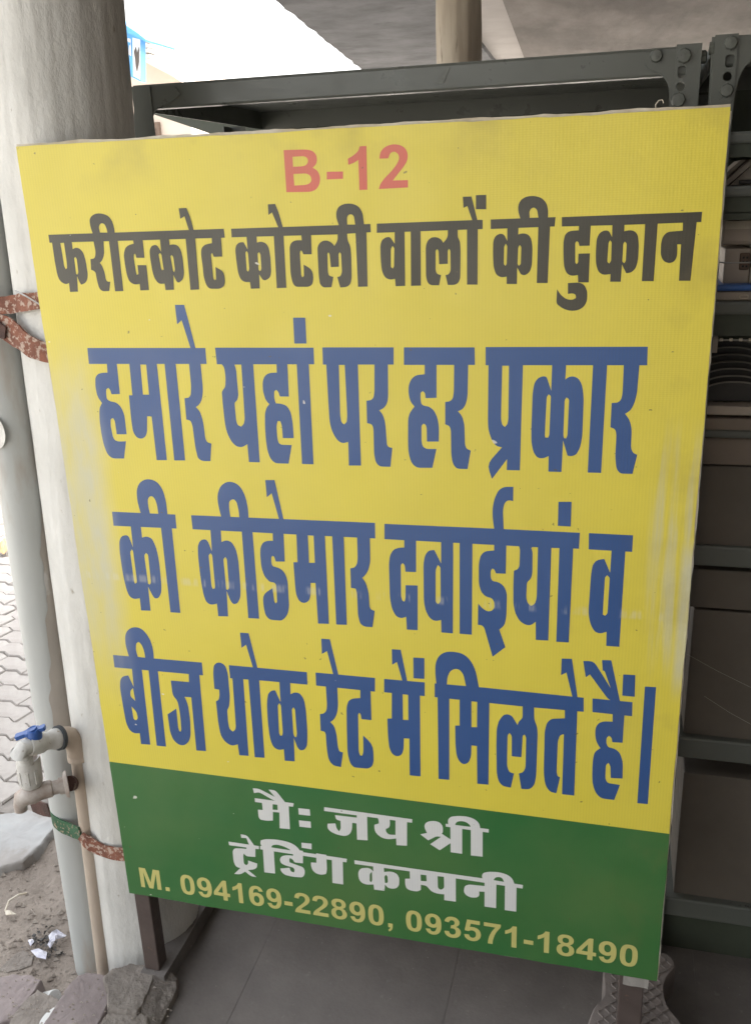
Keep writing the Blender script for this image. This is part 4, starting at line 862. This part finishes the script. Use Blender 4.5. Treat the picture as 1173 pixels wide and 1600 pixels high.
G().tube([b0, b0.lerp(b1, .3), b0.lerp(b1, .34), b0.lerp(b1, .7), b1, b2, b2.lerp(b3, .55) + Vector((-.002, 0, 0)), b3], [.0125, .0125, .0150, .0155, .0185, .0150, .0115, .0110], 28).mk('tap_body', M_tapd, tp2, smooth=True, auto=50)
dn = (b0 - b1).normalized()
G().lathe([(.0001, -.004), (.0150, -.004), (.0150, .004), (.0210, .005), (.0240, .009), (.0245, .0105), (.0150, .0115), (.0001, .0115)], b0, dn, 32).mk('flange', M_tapd, tp2, smooth=True, auto=35)
G().tube([b0 + dn * .0115, W(119, 1223, Y=YPW + .022)], .0135, 24).mk('nipple', M_strapd, tp2, smooth=True, auto=50)

# rusty straps tying the pipes to the column
def ribbon(pts, hs, name, m, parent, th=0.003):
    P = []
    n = len(pts)
    for i in range(n - 1):
        a0, a1, a2, a3 = pts[max(i - 1, 0)], pts[i], pts[i + 1], pts[min(i + 2, n - 1)]
        for k in range(8):
            t = k / 8; t2 = t * t; t3 = t2 * t
            P.append((0.5 * ((2 * a1) + (-a0 + a2) * t + (2 * a0 - 5 * a1 + 4 * a2 - a3) * t2 + (-a0 + 3 * a1 - 3 * a2 + a3) * t3), hs[i] + (hs[i + 1] - hs[i]) * t))
    P.append((pts[-1], hs[-1])); P = [(p, h * (1.10 + .10 * noise.noise(p * 35))) for p, h in P]; vs = []; fs = []
    for i, (p, h) in enumerate(P):
        tg = (P[min(i + 1, len(P) - 1)][0] - P[max(i - 1, 0)][0]).normalized(); nn = tg.cross(Vector((0, 0, 1))).normalized()
        up = nn.cross(tg).normalized() * -1
        if up.z < 0: up = -up
        e = noise.noise(p * 60) * .0015; f = noise.noise(p * 60 + Vector((3, 3, 3))) * .0015
        vs += [p + up * (h / 2 + e), p - up * (h / 2 + f), p - up * (h / 2 + f) + nn * th, p + up * (h / 2 + e) + nn * th]
    for i in range(len(P) - 1):
        for k in range(4): fs.append((i * 4 + k, i * 4 + (k + 1) % 4, i * 4 + 4 + (k + 1) % 4, i * 4 + 4 + k))
    fs += [(0, 1, 2, 3), tuple(4 * (len(P) - 1) + k for k in range(4))]
    return mk(name, vs, fs, m, parent)
yb = .10 - .0375 - .004
s_ = thing('metal_strap', 'green and rust coloured metal strap wrapped low round the pipes', 'strap', W(120, 1300, Y=.05))
ribbon([W(50, 1258, Y=.13), W(64, 1262, Y=.115), W(78, 1266, Y=.098)], [.026, .028, .028], 'strap_tail', M_strapd, s_)
ribbon([W(80, 1262, Y=.094), W(84, 1280, Y=.070), W(96, 1290, Y=.060), (W(112, 1297, Y=.054)), W(127, 1303, Y=.040)], [.016, .026, .027, .026, .024], 'strap_green', M_strapg, s_)
ribbon([W(127, 1305, Y=.038), W(136, 1314, Y=.036), W(150, 1323, Y=.0365), W(166, 1330, Y=.034), W(184, 1334, Y=.031), W(200, 1334, Y=.031)], [.018, .026, .027, .025, .024, .024], 'strap_rust', M_strap, s_)
s_ = thing('metal_strap', 'upper of the two rusty painted straps high on the column', 'strap', W(30, 480, Y=.03))
ribbon([W(-30, 484, Y=.050), W(0, 478, Y=.052), W(25, 474, Y=.050), W(45, 471, Y=.036), W(66, 468, Y=.031)], [.024, .022, .023, .022, .021], 'strap', M_strap, s_)
G().tube([W(24, 454, Y=.035), W(40, 462, Y=.026), W(63, 476, Y=.024)], .0012, 6).mk('binding_wire', M_wire, s_)
s_ = thing('metal_strap', 'lower bent rusty strap just under the upper one, curling down to the sign', 'strap', W(30, 530, Y=.03))
ribbon([W(-30, 498, Y=.052), W(-5, 506, Y=.050), W(12, 513, Y=.046), W(28, 525, Y=.040), W(45, 539, Y=.034), W(62, 547, Y=.031), W(84, 553, Y=.031)], [.026, .030, .034, .034, .029, .027, .026], 'strap', M_strap, s_)
ribbon([W(-14, 505, Y=.044), W(0, 515, Y=.042), W(10, 520, Y=.040)], [.018, .022, .016], 'fold', M_strapd, s_)

# ------------------------------------------------------------------ broken cement, bricks, litter
def rock(px, z0, h, name, label, m, amp=0.004, cat='rock', flare=0.006, grp=None, tilt=None, seg=7):
    P = [W(u, v, Z=z0) for u, v in px]; n = len(P); c = sum(P, Vector((0, 0, 0))) / n
    P = [c + (p - c) * 1.10 for p in P]
    # resample outline
    R_ = []
    for i in range(n):
        for k in range(9): R_.append(P[i].lerp(P[(i + 1) % n], k / 9))
    vs = []; fs = []; N_ = len(R_); rings = [1.0, .97, .92, .86, .78, .7, .6, .5, .4, .3, .2, .1]
    sd_ = Vector((random.random() * 9, random.random() * 9, 0))
    def nz(p): return noise.noise(p * 18 + sd_) + .6 * noise.noise(p * 50 + sd_) + .4 * noise.noise(p * 130) + .2 * noise.noise(p * 300)
    lev = [(1.0 + flare / .05, -h), (1.0 + flare / .08, -h * .5), (1.0 + flare / .2, -.005), (1.0, -.0012)] + [(r_, 0) for r_ in rings[1:]]
    for f_, dz in lev:
        for p in R_:
            q_ = c + (p - c) * f_; q_.z = z0 + dz
            if tilt: q_.z += (q_.x - c.x) * tilt[0] + (q_.y - c.y) * tilt[1]
            v_ = nz(q_); dv = (p - c).normalized(); a_ = amp if dz > -h * .8 else amp * 2
            vs.append(q_ + Vector((dv.x * v_ * a_, dv.y * v_ * a_, v_ * a_ * .8)))
    for i in range(len(lev) - 1):
        for k in range(N_): fs.append((i * N_ + k, i * N_ + (k + 1) % N_, (i + 1) * N_ + (k + 1) % N_, (i + 1) * N_ + k))
    fs.append(tuple((len(lev) - 1) * N_ + k for k in range(N_)))
    o = mk(name, vs, fs, m, None, smooth=True, auto=35); tag(o, label, cat, grp); return o
rock([(172, 1545), (165, 1528), (180, 1517), (205, 1509), (232, 1509), (243, 1514), (236, 1528), (230, 1545), (222, 1566), (212, 1578), (190, 1576), (172, 1572)], ZK - .001, .12, 'rock', 'cracked lump of grey cement at the foot of the sign leg', M_rock, .0035)
rock([(246, 1513), (262, 1518), (274, 1526), (270, 1545), (258, 1572), (244, 1602), (226, 1606), (222, 1582), (230, 1562), (238, 1540)], ZK - .012, .10, 'rock', 'dark cement edge piece right of the cracked lump', M_rock, .004, tilt=(-.5, 0))
rock([(152, 1606), (166, 1584), (180, 1578), (212, 1581), (224, 1590), (228, 1625), (150, 1630)], ZK - .008, .11, 'rock', 'grey cement lump below the crack at the bottom edge', M_rock, .004)
rock([(122, 1528), (135, 1522), (160, 1528), (170, 1534), (168, 1560), (160, 1580), (148, 1604), (140, 1630), (60, 1630), (70, 1600), (92, 1566), (108, 1543)], ZK - .026, .10, 'rock', 'smooth purplish cement slab under the pipes', M_rock2, .0025)
rock([(-8, 1532), (20, 1524), (48, 1526), (60, 1533), (52, 1548), (30, 1572), (16, 1590), (-10, 1600), (-20, 1560)], ZG + .045, .06, 'brick', 'dusty brown brick lying at the lower left corner', M_rock2, .003, 'brick')
rock([(58, 1549), (80, 1560), (92, 1568), (78, 1582), (62, 1602), (50, 1625), (10, 1625), (22, 1590), (44, 1564)], ZG + .045, .06, 'brick', 'broken brick in front of the dusty one at the bottom edge', M_rock, .004, 'brick')
rock([(16, 1500), (34, 1486), (50, 1496), (48, 1508), (30, 1515), (14, 1518), (0, 1516)], ZG + .012, .03, 'stone', 'flat brown stone sunk in the dirt below the litter', M_rock, .004, 'stone')
rock([(0, 1275), (40, 1268), (72, 1276), (80, 1292), (60, 1318), (34, 1340), (0, 1352), (-40, 1340), (-50, 1290)], ZG + .022, .04, 'cement_mound', 'smooth pale cement mound behind the dirt', mat('pale_cement', (0.34, 0.345, 0.34), (0.25, 0.235, 0.22), 5, 0.45, 0.4, 30, c3=(0.24, 0.22, 0.20), s3=7, t3=0.55), .004, 'cement')
M_cup = mat('white_cup', (0.52, 0.53, 0.52), (0.38, 0.37, 0.35), 10, 0.45)
c = W(80, 1562, Z=ZG + .02)
o = G().lathe([(.0001, .020), (.0125, .020), (.0138, .0185), (.0165, -.004), (.0200, -.030), (.0205, -.031)], c, (.75, -.25, .75), 28).mk('cup', M_cup, None, smooth=True, auto=40); tag(o, 'small crushed pale plastic cup among the rubble', 'cup')
c = W(90, 1596, Z=ZG + .05)
o = G().lathe([(.0001, .014), (.026, .014), (.030, .011), (.036, -.010), (.040, -.03), (.0425, -.031), (.0425, -.034), (.038, -.034)], c, (-.35, .1, 1), 36).mk('bowl', M_cup, None, smooth=True, auto=35); tag(o, 'larger white upturned bowl half hidden by the purplish slab', 'bowl')
def scrap(pts, z, name, label, m, cat='litter', curl=.008, seed=1):
    random.seed(seed); P = [W(u, v, Z=z) for u, v in pts]; c = sum(P, Vector()) / len(P); vs = []; n = len(P)
    for p in P: vs.append(p + Vector((0, 0, random.uniform(0, curl))))
    vs.append(c + Vector((0, 0, curl * .9)))
    for i in range(n): vs.append(P[i].lerp(c, .5) + Vector((0, 0, random.uniform(0.2, 1.2) * curl)))
    fs = []
    for i in range(n): fs += [(i, (i + 1) % n, n + 1 + (i + 1) % n, n + 1 + i), (n + 1 + i, n + 1 + (i + 1) % n, n)]
    m_ = len(vs); vs += [v + Vector((0, 0, -.0012)) for v in vs]; fs += [tuple(m_ + i for i in reversed(f)) for f in fs]
    for i in range(n): fs.append((i, i + m_, (i + 1) % n + m_, (i + 1) % n))
    o = mk(name, vs, fs, m); tag(o, label, cat); return o
scrap([(48, 1487), (60, 1485), (74, 1490), (72, 1502), (58, 1499)], ZG + .022, 'paper_scrap', 'flat pale lilac paper scrap in the dirt', M_litter, seed=3)
scrap([(78, 1478), (88, 1467), (92, 1470), (88, 1480), (80, 1490), (76, 1486)], ZG + .028, 'plastic_wrapper', 'curled white wrapper standing beside the lilac scrap', M_litter, curl=.018, seed=5)
scrap([(76, 1464), (90, 1459), (104, 1463), (102, 1469), (88, 1468), (78, 1472)], ZG + .028, 'plastic_wrapper', 'bluish wrapper behind the curled white one', M_litter, curl=.012, seed=8)
scrap([(44, 1472), (51, 1470), (54, 1476), (48, 1481)], ZG + .02, 'paper_scrap', 'tiny white scrap left of the wrappers', M_litter, seed=11)
scrap([(8, 1424), (16, 1426), (26, 1432), (18, 1433), (9, 1431)], ZG + .02, 'paper_scrap', 'small pale leaf shaped scrap on the dirt', M_hem, seed=13)
scrap([(0, 848), (8, 845), (14, 850), (16, 862), (6, 868), (0, 864)], ZG + .02, 'cardboard', 'orange brown cardboard piece on the paving at the left edge', mat('card', (0.5, 0.33, 0.16)), curl=.02, seed=14)
o = G().tube([W(8, 1424, Z=ZG + .02), W(14, 1408, Z=ZG + .022), W(28, 1399, Z=ZG + .026), W(42, 1396, Z=ZG + .02)], .0022, 8).mk('stalk', M_hem); tag(o, 'thin dry curved stalk lying on the dirt', 'stalk')
# dark wet debris round the wrappers
g = G(); random.seed(21)
for k in range(120):
    c = W(random.gauss(70, 13), random.gauss(1476, 12), Z=ZG + .014); r = random.uniform(.002, .007)
    g.add([c + Vector((random.uniform(-r, r), random.uniform(-r, r), random.uniform(0, r))) for _ in range(4)], [(0, 1, 2), (0, 2, 3), (0, 3, 1), (1, 3, 2)])
o = g.mk('debris', M_pan); o['kind'] = 'stuff'
g = G(); random.seed(22)
for k in range(2600):
    x = random.uniform(-1.2, -.12); y = random.uniform(-.5, .5)
    if random.random() < .5: x = random.gauss(-.30, .16); y = random.gauss(.02, .2)
    r = random.choice([.0012, .0015, .002, .0025, .003, .005, .007]) * random.uniform(.7, 1.4); c = Vector((x, y, hg(x, y) + r * .3))
    a = [c + Vector(d) * r * random.uniform(.6, 1.2) for d in ((1, 0, 0), (-.5, .8, 0), (-.5, -.8, 0), (0, 0, .8), (.1, .1, -.8))]
    g.add(a, [(0, 1, 3), (1, 2, 3), (2, 0, 3), (1, 0, 4), (2, 1, 4), (0, 2, 4)])
M_peb = mat('pebble', (0.40, 0.355, 0.31), (0.24, 0.205, 0.175), 40, 0.9)
o = g.mk('gravel', M_peb); o['kind'] = 'stuff'

# ------------------------------------------------------------------ chequered zigzag paver at the right leg
ZP = ZF + .062
out_ = [(941, 1512), (943, 1560), (928, 1572), (918, 1596), (905, 1640), (1085, 1640), (1064, 1600), (1046, 1580), (1038, 1562), (1036, 1538), (1046, 1520), (1057, 1510), (1052, 1496), (1040, 1488), (1020, 1488), (990, 1484), (955, 1490)]
zp = thing('zigzag_paver', 'grey zigzag concrete paver with chequered top behind the right sign leg', 'paver', W(985, 1560, Z=ZF))
P = [W(u, v, Z=ZP) for u, v in out_]; P2 = [Vector(p) for p in rnd([(p.x, p.y) for p in P], 70, 3)]
yc_ = sum(p.y for p in P2) / len(P2); xc_ = sum(p.x for p in P2) / len(P2)
cc = Vector((xc_, yc_)); n = len(P2); lv = [(1.0, -.062), (1.0, -.008), (.985, -.002), (.95, 0)]
vs = [(cc.x + (p.x - cc.x) * f_, cc.y + (p.y - cc.y) * f_, ZP + dz) for f_, dz in lv for p in P2]
fs = [(i * n + k, i * n + (k + 1) % n, (i + 1) * n + (k + 1) % n, (i + 1) * n + k) for i in range(3) for k in range(n)] + [tuple(3 * n + k for k in range(n))]
mk('body', vs, fs, M_chequer, zp)
# raised bars of the chequer pattern
def inside(x, y):
    c_ = False; j = n - 1
    for i in range(n):
        if (P2[i].y > y) != (P2[j].y > y) and x < (P2[j].x - P2[i].x) * (y - P2[i].y) / (P2[j].y - P2[i].y) + P2[i].x: c_ = not c_
        j = i
    return c_
g = G(); st_ = 0.0105
x0, x1 = min(p.x for p in P2), max(p.x for p in P2); y0, y1 = min(p.y for p in P2), max(p.y for p in P2)
for i in range(int((x1 - x0) / st_) + 1):
    for j in range(int((y1 - y0) / st_) + 1):
        x = x0 + i * st_; y = y0 + j * st_; a = math.radians(38 if (i + j) % 2 else -42); l_, w2 = .0068, .0016
        dx_, dy_ = math.cos(a), math.sin(a); ok = all(inside(cc.x + (x + s * dx_ * l_ - cc.x) * 1.09, cc.y + (y + s * dy_ * l_ - cc.y) * 1.09) for s in (-1, 0, 1))
        if not ok: continue
        b4 = [(x + dx_ * l_ * s - dy_ * w2 * q_, y + dy_ * l_ * s + dx_ * w2 * q_) for s, q_ in ((-1, -1), (1, -1), (1, 1), (-1, 1))]
        t4 = [(x + dx_ * l_ * .8 * s - dy_ * w2 * .5 * q_, y + dy_ * l_ * .8 * s + dx_ * w2 * .5 * q_) for s, q_ in ((-1, -1), (1, -1), (1, 1), (-1, 1))]
        g.add([(a_, b_2, ZP - .0005) for a_, b_2 in b4] + [(a_, b_2, ZP + .0018) for a_, b_2 in t4], [(4, 5, 6, 7), (0, 1, 5, 4), (1, 2, 6, 5), (2, 3, 7, 6), (3, 0, 4, 7)])
o = g.mk('raised_pattern', M_chequer, zp); o['kind'] = 'stuff'

# crumbs of cement lying on and between the broken pieces
g = G(); random.seed(31)
for k in range(220):
    c = W(random.uniform(5, 268), random.uniform(1522, 1600), Z=ZK - .01); c.z = random.choice([ZK - .004, ZK - .02, ZG + .05]); r_ = random.uniform(.0012, .0042)
    a = [c + Vector(d) * r_ * random.uniform(.6, 1.2) for d in ((1, 0, 0), (-.5, .8, 0), (-.5, -.8, 0), (0, 0, .8), (.1, .1, -.8))]
    g.add(a, [(0, 1, 3), (1, 2, 3), (2, 0, 3), (1, 0, 4), (2, 1, 4), (0, 2, 4)])
o = g.mk('cement_crumbs', M_peb); o['kind'] = 'stuff'
# grit on the stone floor
g = G(); random.seed(33)
for k in range(260):
    x = random.uniform(.08, 1.4); y = random.uniform(-.5, .28); c = Vector((x, y, ZF + .0006)); r_ = random.uniform(.0004, .0013)
    a = [c + Vector(d) * r_ for d in ((1, 0, 0), (-.5, .8, 0), (-.5, -.8, 0), (0, 0, .8))]
    g.add(a, [(0, 1, 3), (1, 2, 3), (2, 0, 3)])
o = g.mk('floor_grit', M_cement); o['kind'] = 'stuff'
M_web = mat('cobweb', (0.45, 0.43, 0.38))
for (a_, b_2, lab) in (((1058, 1014), (1180, 1078), 'upper cobweb thread slanting across the dark carton'), ((1100, 1088), (1180, 1136), 'lower fainter cobweb thread slanting across the dark carton')):
    o = G().tube([W(a_[0], a_[1], Y=YR - .004), W((a_[0] + b_2[0]) / 2, (a_[1] + b_2[1]) / 2 + 2, Y=YR - .006), W(b_2[0], b_2[1], Y=YR - .004)], .00022, 5).mk('cobweb_thread', M_web); tag(o, lab, 'cobweb')
